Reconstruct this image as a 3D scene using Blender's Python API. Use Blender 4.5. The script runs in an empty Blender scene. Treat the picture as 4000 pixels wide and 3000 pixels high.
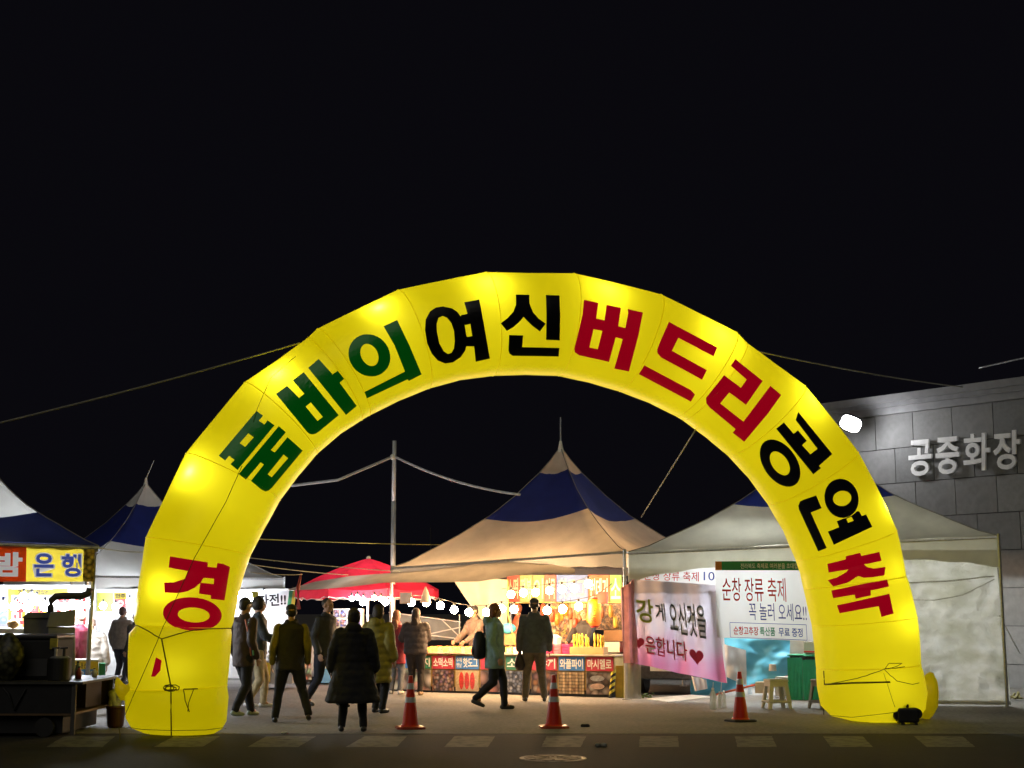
import bpy, bmesh, math, random
from mathutils import Vector, Matrix, noise
from mathutils.bvhtree import BVHTree
from math import sin, cos, pi, radians, hypot, atan2
random.seed(7)
S = bpy.context.scene
COL = S.collection
# ------------------------------------------------------------------ camera, sky, sun, exposure
F = 5600.0                                   # focal length in pixels of the 4000 px wide picture
CAMZ = 1.55
PITCH = math.atan(890 / F)
cd = bpy.data.cameras.new('camera'); cd.sensor_width = 36; cd.lens = F / 4000 * 36; cd.clip_end = 2000
cam = bpy.data.objects.new('camera', cd); COL.objects.link(cam)
cam.location = (0, 0, CAMZ); cam.rotation_euler = (pi / 2 + PITCH, 0, 0)
S.camera = cam
W = bpy.data.worlds.new('World'); S.world = W; W.use_nodes = True
bg = W.node_tree.nodes['Background']; bg.inputs[0].default_value = (.0028, .0026, .0040, 1); bg.inputs[1].default_value = 1.0
sd = bpy.data.lights.new('fill_sun', 'SUN'); sd.energy = .30; sd.angle = radians(40); sd.color = (1, .93, .8)  # weak sun added as fill from behind the camera, for roofs and people
so = bpy.data.objects.new('fill_sun', sd); COL.objects.link(so); so.rotation_euler = (radians(52), 0, radians(-14))
S.view_settings.view_transform = 'Standard'; S.view_settings.look = 'None'
S.view_settings.exposure = 0; S.view_settings.gamma = 1; S.view_settings.use_curve_mapping = False
S.cycles.use_denoising = True
S.cycles.max_bounces = 7; S.cycles.diffuse_bounces = 4; S.cycles.glossy_bounces = 3
S.cycles.transmission_bounces = 5; S.cycles.transparent_max_bounces = 10
S.cycles.sample_clamp_indirect = 4; S.cycles.caustics_reflective = False; S.cycles.caustics_refractive = False

# ------------------------------------------------------------------ surveying helpers
FW = Vector((0, cos(PITCH), sin(PITCH))); UP = Vector((0, -sin(PITCH), cos(PITCH))); EYE = Vector((0, 0, CAMZ))
def ray(px, py): return (Vector((px - 2000, 0, 0)) + UP * (1500 - py) + FW * F).normalized()
def G(px, py, z=0.0):
    d = ray(px, py); return EYE + d * ((z - CAMZ) / d.z)
def PY(px, py, Y):
    d = ray(px, py); return EYE + d * (Y / d.y)
class Plane:                                  # an upright plane through two ground points
    def __init__(s, a, b):
        s.a = Vector((a[0], a[1], 0)); s.e = (Vector((b[0], b[1], 0)) - s.a).normalized()
        s.n = Vector((-s.e.y, s.e.x, 0))
        if s.n.y < 0: s.n = -s.n              # n points away from the camera
    def at(s, px, py, back=0.0):
        d = ray(px, py); o = s.a + s.n * back
        return EYE + d * ((o - EYE).dot(s.n) / d.dot(s.n))

# ------------------------------------------------------------------ materials
MATS = {}
def mat(name, col, rough=.6, metal=0, var=.12, scale=6, bump=0, transl=0, emit=0, ecol=None, spec=.5, alpha=1):
    if name in MATS: return MATS[name]
    m = bpy.data.materials.new(name); m.use_nodes = True; MATS[name] = m
    nt = m.node_tree; n = nt.nodes; l = nt.links; b = n['Principled BSDF']; out = n['Material Output']
    b.inputs['Roughness'].default_value = rough; b.inputs['Metallic'].default_value = metal
    b.inputs['Specular IOR Level'].default_value = spec
    tc = n.new('ShaderNodeTexCoord'); nz = n.new('ShaderNodeTexNoise'); nz.inputs['Scale'].default_value = scale
    nz.inputs['Detail'].default_value = 6; l.new(tc.outputs['Object'], nz.inputs['Vector'])
    mx = n.new('ShaderNodeMix'); mx.data_type = 'RGBA'
    c = Vector(col)
    mx.inputs[6].default_value = (*[max(0, x * (1 - var)) for x in c], 1); mx.inputs[7].default_value = (*[min(1, x * (1 + var)) for x in c], 1)
    cr = n.new('ShaderNodeMapRange'); cr.inputs[1].default_value = .3; cr.inputs[2].default_value = .7
    l.new(nz.outputs[0], cr.inputs[0]); l.new(cr.outputs[0], mx.inputs[0]); l.new(mx.outputs[2], b.inputs['Base Color'])
    if bump:
        bp = n.new('ShaderNodeBump'); bp.inputs['Strength'].default_value = bump; bp.inputs['Distance'].default_value = .02
        l.new(nz.outputs[0], bp.inputs['Height']); l.new(bp.outputs[0], b.inputs['Normal'])
    if emit:
        b.inputs['Emission Color'].default_value = (*(ecol or col), 1); b.inputs['Emission Strength'].default_value = emit
    if alpha < 1: b.inputs['Alpha'].default_value = alpha
    if transl:
        t = n.new('ShaderNodeBsdfTranslucent'); ms = n.new('ShaderNodeMixShader'); ms.inputs[0].default_value = transl
        l.new(mx.outputs[2], t.inputs[0]); l.new(b.outputs[0], ms.inputs[1]); l.new(t.outputs[0], ms.inputs[2]); l.new(ms.outputs[0], out.inputs[0])
    return m
def picmat(name, cols, scale=9, kind='voronoi', rnd=1.0):
    """printed food picture: cells of colour"""
    if name in MATS: return MATS[name]
    m = bpy.data.materials.new(name); m.use_nodes = True; MATS[name] = m
    nt = m.node_tree; n = nt.nodes; l = nt.links; b = n['Principled BSDF']; b.inputs['Roughness'].default_value = .45
    tc = n.new('ShaderNodeTexCoord')
    if kind == 'voronoi':
        v = n.new('ShaderNodeTexVoronoi'); v.inputs['Scale'].default_value = scale; v.inputs['Randomness'].default_value = rnd
        l.new(tc.outputs['Object'], v.inputs['Vector'])
        r = n.new('ShaderNodeValToRGB'); l.new(v.outputs['Color'], r.inputs[0])
        r2 = n.new('ShaderNodeMapRange'); r2.inputs[1].default_value = .0; r2.inputs[2].default_value = .7; r2.inputs[3].default_value = 1.25; r2.inputs[4].default_value = .12
        l.new(v.outputs['Distance'], r2.inputs[0])
        mu = n.new('ShaderNodeVectorMath'); mu.operation = 'SCALE'; l.new(r.outputs[0], mu.inputs[0]); l.new(r2.outputs[0], mu.inputs['Scale'])
        l.new(mu.outputs[0], b.inputs['Base Color'])
    else:
        v = n.new('ShaderNodeTexWave'); v.inputs['Scale'].default_value = scale; v.inputs['Distortion'].default_value = 6; v.inputs['Detail'].default_value = 3
        l.new(tc.outputs['Object'], v.inputs['Vector']); r = n.new('ShaderNodeValToRGB'); l.new(v.outputs['Color'], r.inputs[0]); l.new(r.outputs[0], b.inputs['Base Color'])
    el = r.color_ramp.elements
    while len(el) < len(cols): el.new(.5)
    for i, c in enumerate(cols): el[i].position = i / max(1, len(cols) - 1) ; el[i].color = (*c, 1)
    return m
def emat(name, col, strength):
    if name in MATS: return MATS[name]
    m = bpy.data.materials.new(name); m.use_nodes = True; MATS[name] = m
    nt = m.node_tree; nt.nodes.clear(); e = nt.nodes.new('ShaderNodeEmission'); o = nt.nodes.new('ShaderNodeOutputMaterial')
    e.inputs[0].default_value = (*col, 1); e.inputs[1].default_value = strength; nt.links.new(e.outputs[0], o.inputs[0]); return m

# ------------------------------------------------------------------ object helpers
WL = {}
def props(o, label=None, cat=None, group=None, kind=None):
    if label: o['label'] = label
    if cat: o['category'] = cat
    if group: o['group'] = group
    if kind: o['kind'] = kind
    return o
def thing(name, label, cat, loc, group=None, rz=0):
    o = bpy.data.objects.new(name, None); o.empty_display_size = .2; COL.objects.link(o)
    o.location = Vector(loc); o.rotation_euler.z = rz; WL[o] = Vector(loc)
    return props(o, label, cat, group)
class M:
    def __init__(s): s.v = []; s.f = []; s.mi = []
    def add(s, vs, fs, mi=0):
        o = len(s.v); s.v += [Vector(v) for v in vs]; s.f += [tuple(i + o for i in f) for f in fs]; s.mi += [mi] * len(fs); return s
    def box(s, c, d, rz=0, mi=0, dirx=None):
        c = Vector(c); dx, dy, dz = [x / 2 for x in d]
        ax = Vector((cos(rz), sin(rz), 0)) if dirx is None else Vector(dirx).normalized(); ay = Vector((-ax.y, ax.x, 0)); az = Vector((0, 0, 1))
        vs = [c + ax * (x * dx) + ay * (y * dy) + az * (z * dz) for z in (-1, 1) for y in (-1, 1) for x in (-1, 1)]
        return s.add(vs, [(0, 2, 3, 1), (4, 5, 7, 6), (0, 1, 5, 4), (2, 6, 7, 3), (0, 4, 6, 2), (1, 3, 7, 5)], mi)
    def rings(s, R, cap=True, mi=0, closed=True):
        n = len(R[0]); vs = [p for r in R for p in r]; fs = []
        for i in range(len(R) - 1):
            for j in range(n if closed else n - 1):
                k = (j + 1) % n; fs.append((i * n + j, i * n + k, (i + 1) * n + k, (i + 1) * n + j))
        if cap: fs.append(tuple(range(n))[::-1]); fs.append(tuple((len(R) - 1) * n + j for j in range(n)))
        return s.add(vs, fs, mi)
    def cone(s, p0, p1, r0, r1=None, n=10, cap=True, mi=0, sy=1):
        r1 = r0 if r1 is None else r1; p0 = Vector(p0); p1 = Vector(p1); d = (p1 - p0).normalized()
        a = d.orthogonal().normalized() if abs(d.z) < .9 else (Vector((1, 0, 0)) - d * d.x).normalized(); b = d.cross(a)
        R = [[p + (a * cos(2 * pi * j / n) + b * sin(2 * pi * j / n) * sy) * r for j in range(n)] for p, r in ((p0, r0), (p1, r1))]
        return s.rings(R, cap, mi)
    def ball(s, c, r, nu=12, nv=8, mi=0):
        c = Vector(c); r = Vector((r, r, r)) if not hasattr(r, '__len__') else Vector(r); R = []
        for i in range(nv + 1):
            t = pi * (i + .001) / (nv + .002); R.append([c + Vector((r.x * sin(t) * cos(2 * pi * j / nu), r.y * sin(t) * sin(2 * pi * j / nu), -r.z * cos(t))) for j in range(nu)])
        return s.rings(R, True, mi)
    def caps(s, p0, p1, r0, r1=None, n=12):
        r1 = r0 if r1 is None else r1; p0 = Vector(p0); p1 = Vector(p1); d = (p1 - p0); L = max(d.length, 1e-5); d /= L
        a = d.orthogonal().normalized(); b = d.cross(a); R = []
        for k in range(5): t = pi / 2 * (1 - k / 4) * .98; R.append((p0 - d * r0 * sin(t), r0 * cos(t)))
        for k in range(5): t = pi / 2 * (k / 4) * .98; R.append((p1 + d * r1 * sin(t), r1 * cos(t)))
        return s.rings([[c + (a * cos(2 * pi * j / n) + b * sin(2 * pi * j / n)) * r for j in range(n)] for c, r in R])
    def tube(s, pts, r, n=6, mi=0):
        pts = [Vector(p) for p in pts]; R = []
        for i, p in enumerate(pts):
            d = (pts[min(i + 1, len(pts) - 1)] - pts[max(i - 1, 0)]).normalized()
            a = d.cross(Vector((0, 0, 1))); a = a.normalized() if a.length > .05 else d.orthogonal().normalized(); b = d.cross(a)
            rr = r[i] if hasattr(r, '__len__') else r
            R.append([p + (a * cos(2 * pi * j / n) + b * sin(2 * pi * j / n)) * rr for j in range(n)])
        return s.rings(R, True, mi)
    def grid(s, f, nu, nv, mi=0):
        vs = [f(i / nu, j / nv) for j in range(nv + 1) for i in range(nu + 1)]
        return s.add(vs, [(j * (nu + 1) + i, j * (nu + 1) + i + 1, (j + 1) * (nu + 1) + i + 1, (j + 1) * (nu + 1) + i) for j in range(nv) for i in range(nu)], mi)
    def build(s, name, m, parent=None, smooth=False, label=None, cat=None, group=None, kind=None, bevel=0, loc=None, fixn=True):
        off = WL[parent] if parent is not None else Vector((0, 0, 0))
        if loc is not None: off = Vector(loc)
        me = bpy.data.meshes.new(name); me.from_pydata([v - off for v in s.v], [], s.f)
        for x in (m if isinstance(m, (list, tuple)) else [m]): me.materials.append(x)
        if any(s.mi): me.polygons.foreach_set('material_index', s.mi)
        if smooth: me.polygons.foreach_set('use_smooth', [True] * len(me.polygons))
        me.update()
        if fixn:
            bm = bmesh.new(); bm.from_mesh(me); bmesh.ops.recalc_face_normals(bm, faces=bm.faces); bm.to_mesh(me); bm.free()
        o = bpy.data.objects.new(name, me); COL.objects.link(o)
        if parent is not None: o.parent = parent; WL[o] = off
        else: o.location = off; WL[o] = off
        if bevel:
            bv = o.modifiers.new('bevel', 'BEVEL'); bv.width = bevel; bv.segments = 2; bv.limit_method = 'ANGLE'
        return props(o, label, cat, group, kind)
def dup(src, loc, label, rz=None, parent=None):
    def cp(o, par):
        c = o.copy(); COL.objects.link(c); WL[c] = WL[o]
        if par is not None: c.parent = par
        for ch in [x for x in bpy.data.objects if x.parent == o and x is not c]: cp(ch, c)
        return c
    r = cp(src, None); r.location = Vector(loc); WL[r] = Vector(loc); r['label'] = label
    if rz is not None: r.rotation_euler.z = rz
    return r
def lamp(name, loc, power, col, parent=None, r=.06, kind='POINT', spot=None, rot=None):
    L = bpy.data.lights.new(name, kind); L.energy = power; L.color = col; L.shadow_soft_size = r
    o = bpy.data.objects.new(name, L); COL.objects.link(o); o.location = Vector(loc)
    if kind == 'SPOT': L.spot_size = spot; L.spot_blend = .6
    if rot: o.rotation_euler = rot
    if parent is not None: o.parent = parent; o.location = Vector(loc) - WL[parent]
    return o
TC = {}
def textgeo(s, bold=.018):
    k = (s, bold)
    if k in TC: return TC[k]
    cu = bpy.data.curves.new('lettering', 'FONT'); cu.body = s; cu.offset = bold; cu.resolution_u = 3
    o = bpy.data.objects.new('lettering', cu); COL.objects.link(o)
    dg = bpy.context.evaluated_depsgraph_get(); dg.update(); me = bpy.data.meshes.new_from_object(o.evaluated_get(dg))
    vs = [Vector((v.co.x, v.co.y)) for v in me.vertices]; fs = [tuple(p.vertices) for p in me.polygons]
    x0 = min(v.x for v in vs); x1 = max(v.x for v in vs); y0 = min(v.y for v in vs); y1 = max(v.y for v in vs)
    vs = [((v.x - x0) / (x1 - x0), 1 - (v.y - y0) / (y1 - y0)) for v in vs]
    bpy.data.objects.remove(o); bpy.data.curves.remove(cu); bpy.data.meshes.remove(me)
    TC[k] = (vs, fs); return TC[k]
def fit(bmv, fs, cuts):
    """cut flat triangles by a grid so they can follow a curved sheet"""
    bm = bmesh.new(); vv = [bm.verts.new((x, y, 0)) for x, y in bmv]
    for f in fs:
        try: bm.faces.new([vv[i] for i in f])
        except ValueError: pass
    for ax, vals in cuts:
        for c in vals:
            no = Vector((1, 0, 0)) if ax == 0 else Vector((0, 1, 0)); co = no * c
            bmesh.ops.bisect_plane(bm, geom=bm.verts[:] + bm.edges[:] + bm.faces[:], plane_co=co, plane_no=no)
    bm.verts.index_update(); r = ([(v.co.x, v.co.y) for v in bm.verts], [tuple(v.index for v in f.verts) for f in bm.faces]); bm.free(); return r
def lettering(s, mapf, box, m, parent, off=.004, bold=.018, sub=0, name='lettering', thick=0, slant=0):
    vs, fs = textgeo(s, bold); u0, v0, u1, v1 = box
    pts = [(u0 + (u1 - u0) * (x + slant * (1 - y)), v0 + (v1 - v0) * y) for x, y in vs]
    if sub: pts, fs = fit(pts, fs, [(0, [u0 + (u1 - u0) * i / sub for i in range(1, sub)]), (1, [v0 + (v1 - v0) * i / 4 for i in range(1, 4)])])
    mm = M().add([mapf(u, v, off) for u, v in pts], fs); o = mm.build(name, m, parent, fixn=False)
    if thick:
        so = o.modifiers.new('solid', 'SOLIDIFY'); so.thickness = thick; so.offset = 0
    return o
def sheetmap(c, wave=None):
    TL, TR, BR, BL = [Vector(x) for x in c]; n = (TR - TL).cross(BL - TL).normalized()
    if n.y > 0: n = -n
    def f(u, v, off=0.0):
        p = (TL * (1 - u) + TR * u) * (1 - v) + (BL * (1 - u) + BR * u) * v
        return p + n * ((wave(u, v) if wave else 0) + off)
    return f
def grp(a): return a

# ------------------------------------------------------------------ colours used often
WHITE = mat('white_cloth', (.74, .72, .68), .7, var=.08, scale=2, bump=.3, transl=.35)
WARMW = mat('warm_white_cloth', (.60, .53, .45), .7, var=.12, scale=2.2, bump=.6, transl=.21)
NAVY = mat('navy_cloth', (.018, .03, .19), .6, var=.15, scale=2, bump=.3, transl=.2)
DARKNAVY = mat('dark_navy_cloth', (.012, .016, .06), .6, var=.15, scale=2, transl=.1)
STEEL = mat('galvanised_steel', (.55, .56, .58), .35, .7, var=.15, scale=20)
DARKSTEEL = mat('dark_steel', (.05, .05, .055), .5, .5, var=.3, scale=15)
ROPE = mat('rope', (.45, .44, .36), .8, var=.2, scale=40)
DARKROPE = mat('dark_rope', (.20, .175, .02), .8, var=.2, scale=40)
BLACKRUB = mat('black_rubber', (.012, .012, .012), .6, var=.3)
WPLAST = mat('white_plastic', (.7, .68, .6), .4, var=.06)
TXTW = mat('print_white', (.85, .85, .82), .5, var=.02)
TXTR = mat('print_red', (.62, .03, .03), .5, var=.05)
TXTB = mat('print_blue', (.05, .09, .42), .5, var=.05)
TXTG = mat('print_green', (.02, .3, .12), .5, var=.05)
TXTK = mat('print_black', (.02, .02, .03), .5, var=.05)
# ------------------------------------------------------------------ ground
def asphalt(name, c1, c2, sc=16):
    m = bpy.data.materials.new(name); m.use_nodes = True; nt = m.node_tree; n = nt.nodes; l = nt.links; b = n['Principled BSDF']
    tc = n.new('ShaderNodeTexCoord'); a = n.new('ShaderNodeTexNoise'); a.inputs['Scale'].default_value = sc; a.inputs['Detail'].default_value = 8
    w = n.new('ShaderNodeTexNoise'); w.inputs['Scale'].default_value = .5; w.inputs['Detail'].default_value = 7
    mx = n.new('ShaderNodeMix'); mx.data_type = 'RGBA'; mx.inputs[6].default_value = (*c1, 1); mx.inputs[7].default_value = (*c2, 1)
    ad = n.new('ShaderNodeMath'); ad.operation = 'ADD'; mr = n.new('ShaderNodeMapRange'); mr.inputs[1].default_value = .75; mr.inputs[2].default_value = 1.3
    l.new(tc.outputs['Object'], a.inputs['Vector']); l.new(tc.outputs['Object'], w.inputs['Vector'])
    l.new(a.outputs[0], ad.inputs[0]); l.new(w.outputs[0], ad.inputs[1]); l.new(ad.outputs[0], mr.inputs[0]); l.new(mr.outputs[0], mx.inputs[0])
    l.new(mx.outputs[2], b.inputs['Base Color']); b.inputs['Roughness'].default_value = .85
    bp = n.new('ShaderNodeBump'); bp.inputs['Strength'].default_value = .5; bp.inputs['Distance'].default_value = .01; l.new(a.outputs[0], bp.inputs['Height']); l.new(bp.outputs[0], b.inputs['Normal'])
    return m
EDGE = G(2000, 2866).y
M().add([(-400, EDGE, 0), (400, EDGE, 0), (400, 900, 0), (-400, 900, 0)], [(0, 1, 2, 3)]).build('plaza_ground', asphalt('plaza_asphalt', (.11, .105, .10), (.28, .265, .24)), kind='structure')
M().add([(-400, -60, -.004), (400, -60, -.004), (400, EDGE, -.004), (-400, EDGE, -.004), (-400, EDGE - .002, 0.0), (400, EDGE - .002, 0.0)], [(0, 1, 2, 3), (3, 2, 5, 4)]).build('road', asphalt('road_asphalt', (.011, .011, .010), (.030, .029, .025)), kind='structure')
# worn crosswalk stripes
def paintmat():
    m = bpy.data.materials.new('worn_road_paint'); m.use_nodes = True; nt = m.node_tree; n = nt.nodes; l = nt.links; b = n['Principled BSDF']
    tc = n.new('ShaderNodeTexCoord'); a = n.new('ShaderNodeTexNoise'); a.inputs['Scale'].default_value = 7; a.inputs['Detail'].default_value = 9
    r = n.new('ShaderNodeValToRGB'); r.color_ramp.elements[0].position = .38; r.color_ramp.elements[0].color = (.07, .07, .062, 1); r.color_ramp.elements[1].position = .52; r.color_ramp.elements[1].color = (.17, .167, .135, 1)
    l.new(tc.outputs['Object'], a.inputs['Vector']); l.new(a.outputs[0], r.inputs[0]); l.new(r.outputs[0], b.inputs['Base Color']); b.inputs['Roughness'].default_value = .75; return m
PAINT = paintmat(); MATS['worn_road_paint'] = PAINT
for i, (a, b_, c, d) in enumerate([(250, 450, 400, 180), (680, 860, 790, 600), (1040, 1235, 1165, 965), (1425, 1590, 1550, 1350), (1775, 1935, 1905, 1735), (2135, 2290, 2268, 2115), (2500, 2648, 2652, 2496), (2870, 3015, 3035, 2880), (3215, 3370, 3410, 3245), (3570, 3760, 3810, 3620)]):
    y0, y1 = 2876, 2918
    q = [G(a, y0, 0.0), G(b_, y0, 0.0), G(c, y1, 0.0), G(d, y1, 0.0)]
    f = lambda u, v: (q[0] * (1 - u) + q[1] * u) * (1 - v) + (q[3] * (1 - u) + q[2] * u) * v + Vector((noise.noise(Vector((u * 9, v * 9, i))) * .012, noise.noise(Vector((u * 9, v * 9, i + 50))) * .02, 0))
    M().grid(f, 10, 8).build('crosswalk_stripe', PAINT, kind='structure')
mh = G(2160, 2967, -.016)
t = thing('manhole_cover', 'round worn manhole cover set in the dark road in front of the arch', 'manhole cover', mh)
M().cone(mh, mh + Vector((0, 0, .018)), .37, .36, 40).build('frame_ring', mat('worn_iron', (.4, .36, .3), .55, .3, var=.5, scale=9), t)
m_ = M().cone(mh + Vector((0, 0, .014)), mh + Vector((0, 0, .024)), .31, .305, 40)
for k in range(8): m_.box(mh + Vector((cos(k * pi / 4) * .17, sin(k * pi / 4) * .17, .026)), (.2, .03, .006), k * pi / 4)
m_.build('lid', mat('worn_iron_lid', (.2, .17, .13), .6, .3, var=.7, scale=14), t)
for px, py, w, lab, c in [(2290, 2839, .05, 'small black lump of litter lying on the asphalt right of the middle cone', (.01, .01, .01)), (1114, 2867, .035, 'small white scrap of litter by the kerb line left of the cones', (.6, .6, .55)), (2345, 2915, .05, 'pale flattened scrap on the road above the manhole', (.3, .3, .26))]:
    p = G(px, py, 0); mm = M()
    for k in range(5): mm.ball(p + Vector((random.uniform(-w, w), random.uniform(-w, w) * .5, w * .3)), (w * .7, w * .6, w * .5), 7, 5)
    mm.build('litter', mat('litter_' + str(px), c, .8), smooth=True, label=lab, cat='litter', loc=p)

# ------------------------------------------------------------------ inflatable arch
AP = Plane(G(690, 2868), G(3385, 2817))
RING = [((560, 2862), (840, 2862)), ((512, 2842), (868, 2845)), ((491, 2806), (885, 2815)), ((487, 2722), (893, 2722)), ((509, 2693), (887, 2676)), ((500, 2655), (892, 2640)), ((499, 2560), (899, 2560)), ((503, 2475), (905, 2480)),
        ((530, 2444), (903, 2455)), ((522, 2418), (912, 2430)), ((533, 2330), (928, 2340)), ((552, 2215), (950, 2257)), ((569, 2100), (978, 2172)), ((640, 1950), (1030, 2072)), ((725, 1772), (1094, 1955)), ((838, 1634), (1165, 1860)), ((953, 1496), (1239, 1773)),
        ((1080, 1410), (1330, 1695)), ((1196, 1326), (1415, 1640)), ((1236, 1288), (1445, 1622)), ((1390, 1212), (1560, 1565)), ((1548, 1137), (1679, 1516)), ((1720, 1101), (1800, 1483)), ((1888, 1068), (1931, 1466)), ((2060, 1072), (2060, 1462)), ((2230, 1073), (2190, 1466)), ((2400, 1112), (2310, 1492)), ((2566, 1155), (2430, 1527)),
        ((2715, 1228), (2550, 1573)), ((2857, 1300), (2655, 1625)), ((2895, 1340), (2680, 1640)), ((3010, 1425), (2770, 1706)), ((3122, 1507), (2861, 1781)), ((3228, 1635), (2943, 1870)), ((3328, 1765), (3017, 1971)), ((3410, 1920), (3078, 2075)), ((3478, 2070), (3127, 2189)),
        ((3500, 2165), (3144, 2240)), ((3515, 2250), (3157, 2300)), ((3527, 2280), (3163, 2325)), ((3558, 2409), (3190, 2445)), ((3568, 2500), (3200, 2530)), ((3572, 2593), (3207, 2614)), ((3582, 2625), (3208, 2640)), ((3596, 2700), (3213, 2700)), ((3590, 2765), (3225, 2760)), ((3560, 2805), (3262, 2800)), ((3520, 2816), (3330, 2816))]
SEAMS = [4, 8, 12, 14, 16, 18, 19, 21, 23, 25, 27, 29, 30, 32, 34, 36, 38, 40, 42]
LFT = AP.at(690, 2866); arch = thing('inflatable_arch', 'big glowing yellow inflatable arch with red, green and black Korean letters', 'arch', (AP.at(2040, 2840).x, AP.at(2040, 2840).y, 0))
NR = 64
def ringgeo(k):
    o, i = RING[k]; O = AP.at(*o); I = AP.at(*i); c = (O + I) / 2; a = (O - I).length / 2; return c, (O - I).normalized(), a
RG = [ringgeo(k) for k in range(len(RING))]
def ringpts(c, d, a, b=None):
    b = a if b is None else b
    return [c + d * (a * cos(2 * pi * j / NR)) - AP.n * (b * sin(2 * pi * j / NR)) for j in range(NR)]
def bof(k): return min(RG[k][2], .9)
am = M(); R = []
for k in range(len(RG)):
    c, d, a = RG[k]; R.append(ringpts(c, d, a, bof(k)))
    if k < len(RG) - 1 and 3 < k < 44:
        c2, d2, a2 = RG[k + 1]
        seg = 4
        for q in range(1, seg):
            t_ = q / seg; b1 = bof(k) * (1 - t_) + bof(k + 1) * t_
            near = 0
            if k in SEAMS and q == 1: near = .0
            R.append(ringpts(c.lerp(c2, t_), d.lerp(d2, t_).normalized(), a * (1 - t_) + a2 * t_, b1 * (1.012)))
for r in R:
    for p in r: p.z = max(p.z, 0.004)
am.rings(R, True)
def archmat():
    m = bpy.data.materials.new('lit_yellow_fabric'); m.use_nodes = True; nt = m.node_tree; n = nt.nodes; l = nt.links; b = n['Principled BSDF']; out = n['Material Output']
    tc = n.new('ShaderNodeTexCoord'); nz = n.new('ShaderNodeTexNoise'); nz.inputs['Scale'].default_value = 1.1; nz.inputs['Detail'].default_value = 5
    l.new(tc.outputs['Object'], nz.inputs['Vector'])
    mx = n.new('ShaderNodeMix'); mx.data_type = 'RGBA'; mx.inputs[6].default_value = (.76, .66, .004, 1); mx.inputs[7].default_value = (.80, .72, .008, 1); l.new(nz.outputs[0], mx.inputs[0])
    l.new(mx.outputs[2], b.inputs['Base Color']); b.inputs['Roughness'].default_value = .38; b.inputs['Specular IOR Level'].default_value = .3
    bp = n.new('ShaderNodeBump'); bp.inputs['Strength'].default_value = .10; bp.inputs['Distance'].default_value = .03; l.new(nz.outputs[0], bp.inputs['Height']); l.new(bp.outputs[0], b.inputs['Normal'])
    b.inputs['Emission Color'].default_value = (1, .86, 0, 1); b.inputs['Emission Strength'].default_value = .32  # even emission stands in for lamp light bouncing inside the tube
    t = n.new('ShaderNodeBsdfTranslucent'); t.inputs[0].default_value = (.78, .72, .022, 1); a = n.new('ShaderNodeMixShader'); a.inputs[0].default_value = .5
    l.new(b.outputs[0], a.inputs[1]); l.new(t.outputs[0], a.inputs[2]); l.new(a.outputs[0], out.inputs[0]); return m
YEL = archmat()
body = am.build('fabric_tube', YEL, arch, smooth=True)
bvh = BVHTree.FromPolygons([v for v in am.v], am.f)
# seams: narrow stitched welts round the tube
SEAMM = mat('seam_yellow', (.6, .52, .005), .6, emit=.40, ecol=(1, .75, 0))  # glow put into the seam material so the welts do not go dark
for k in SEAMS:
    c, d, a = RG[k]; pts = ringpts(c, d, a + .002, bof(k) + .002); rr = .008 if k in (4, 8, 38, 42) else .0055
    M().tube(pts[:NR // 2 + 3] , rr, 5).build('seam', SEAMM, arch, smooth=True)
# lamps inside the tube (the bright spots on the fabric)
for px, py, e in [(752, 1860, 1.5), (1085, 1500, 1.4), (1470, 1240, 1.35), (1885, 1170, 1.2), (2325, 1195, 1.3), (2745, 1370, 1.5), (3090, 1600, 1.25), (3400, 1990, 1.3), (655, 2300, .45), (3390, 2240, .4), (690, 2600, .15), (3400, 2660, .35), (3440, 2420, .7)]:
    p = AP.at(px, py) - AP.n * .40
    lamp('arch_lamp', p, 12.5 * e, (1, .97, .80), arch, r=.06)
# letters: traced as flat prints stuck on the fabric
TR = {'A': (450, 1700, .3618), 'B': (450, 2250, .39185), 'C': (700, 1350, .36166), 'D': (1100, 1100, .36166), 'E': (1600, 1000, .33146), 'F': (2150, 1050, .36157), 'G': (2650, 1300, .42194), 'H': (2900, 1700, .48209)}
def cv(tag, pts):
    x, y, s = TR[tag]; return [(x + a * s, y + b * s) for a, b in pts]
def ell(tag, cx, cy, a, b, deg, n=36):
    r = radians(deg); return cv(tag, [(cx + a * cos(t) * cos(r) - b * sin(t) * sin(r), cy + a * cos(t) * sin(r) + b * sin(t) * cos(r)) for t in [2 * pi * i / n for i in range(n)]])
LR = mat('letter_red', (.45, .0, .012), .35, emit=.22, ecol=(1, .0, .03), var=.06)  # emission stands for lamp light coming through the red print
LG = mat('letter_green', (.0, .08, .008), .3, emit=.035, ecol=(0, 1, .05), var=.1)  # faint emission likewise stands for light through the green print
LK = mat('letter_black', (.008, .008, .01), .28, var=.2)
LN = mat('letter_navy_black', (.012, .013, .022), .28, var=.2)
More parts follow.
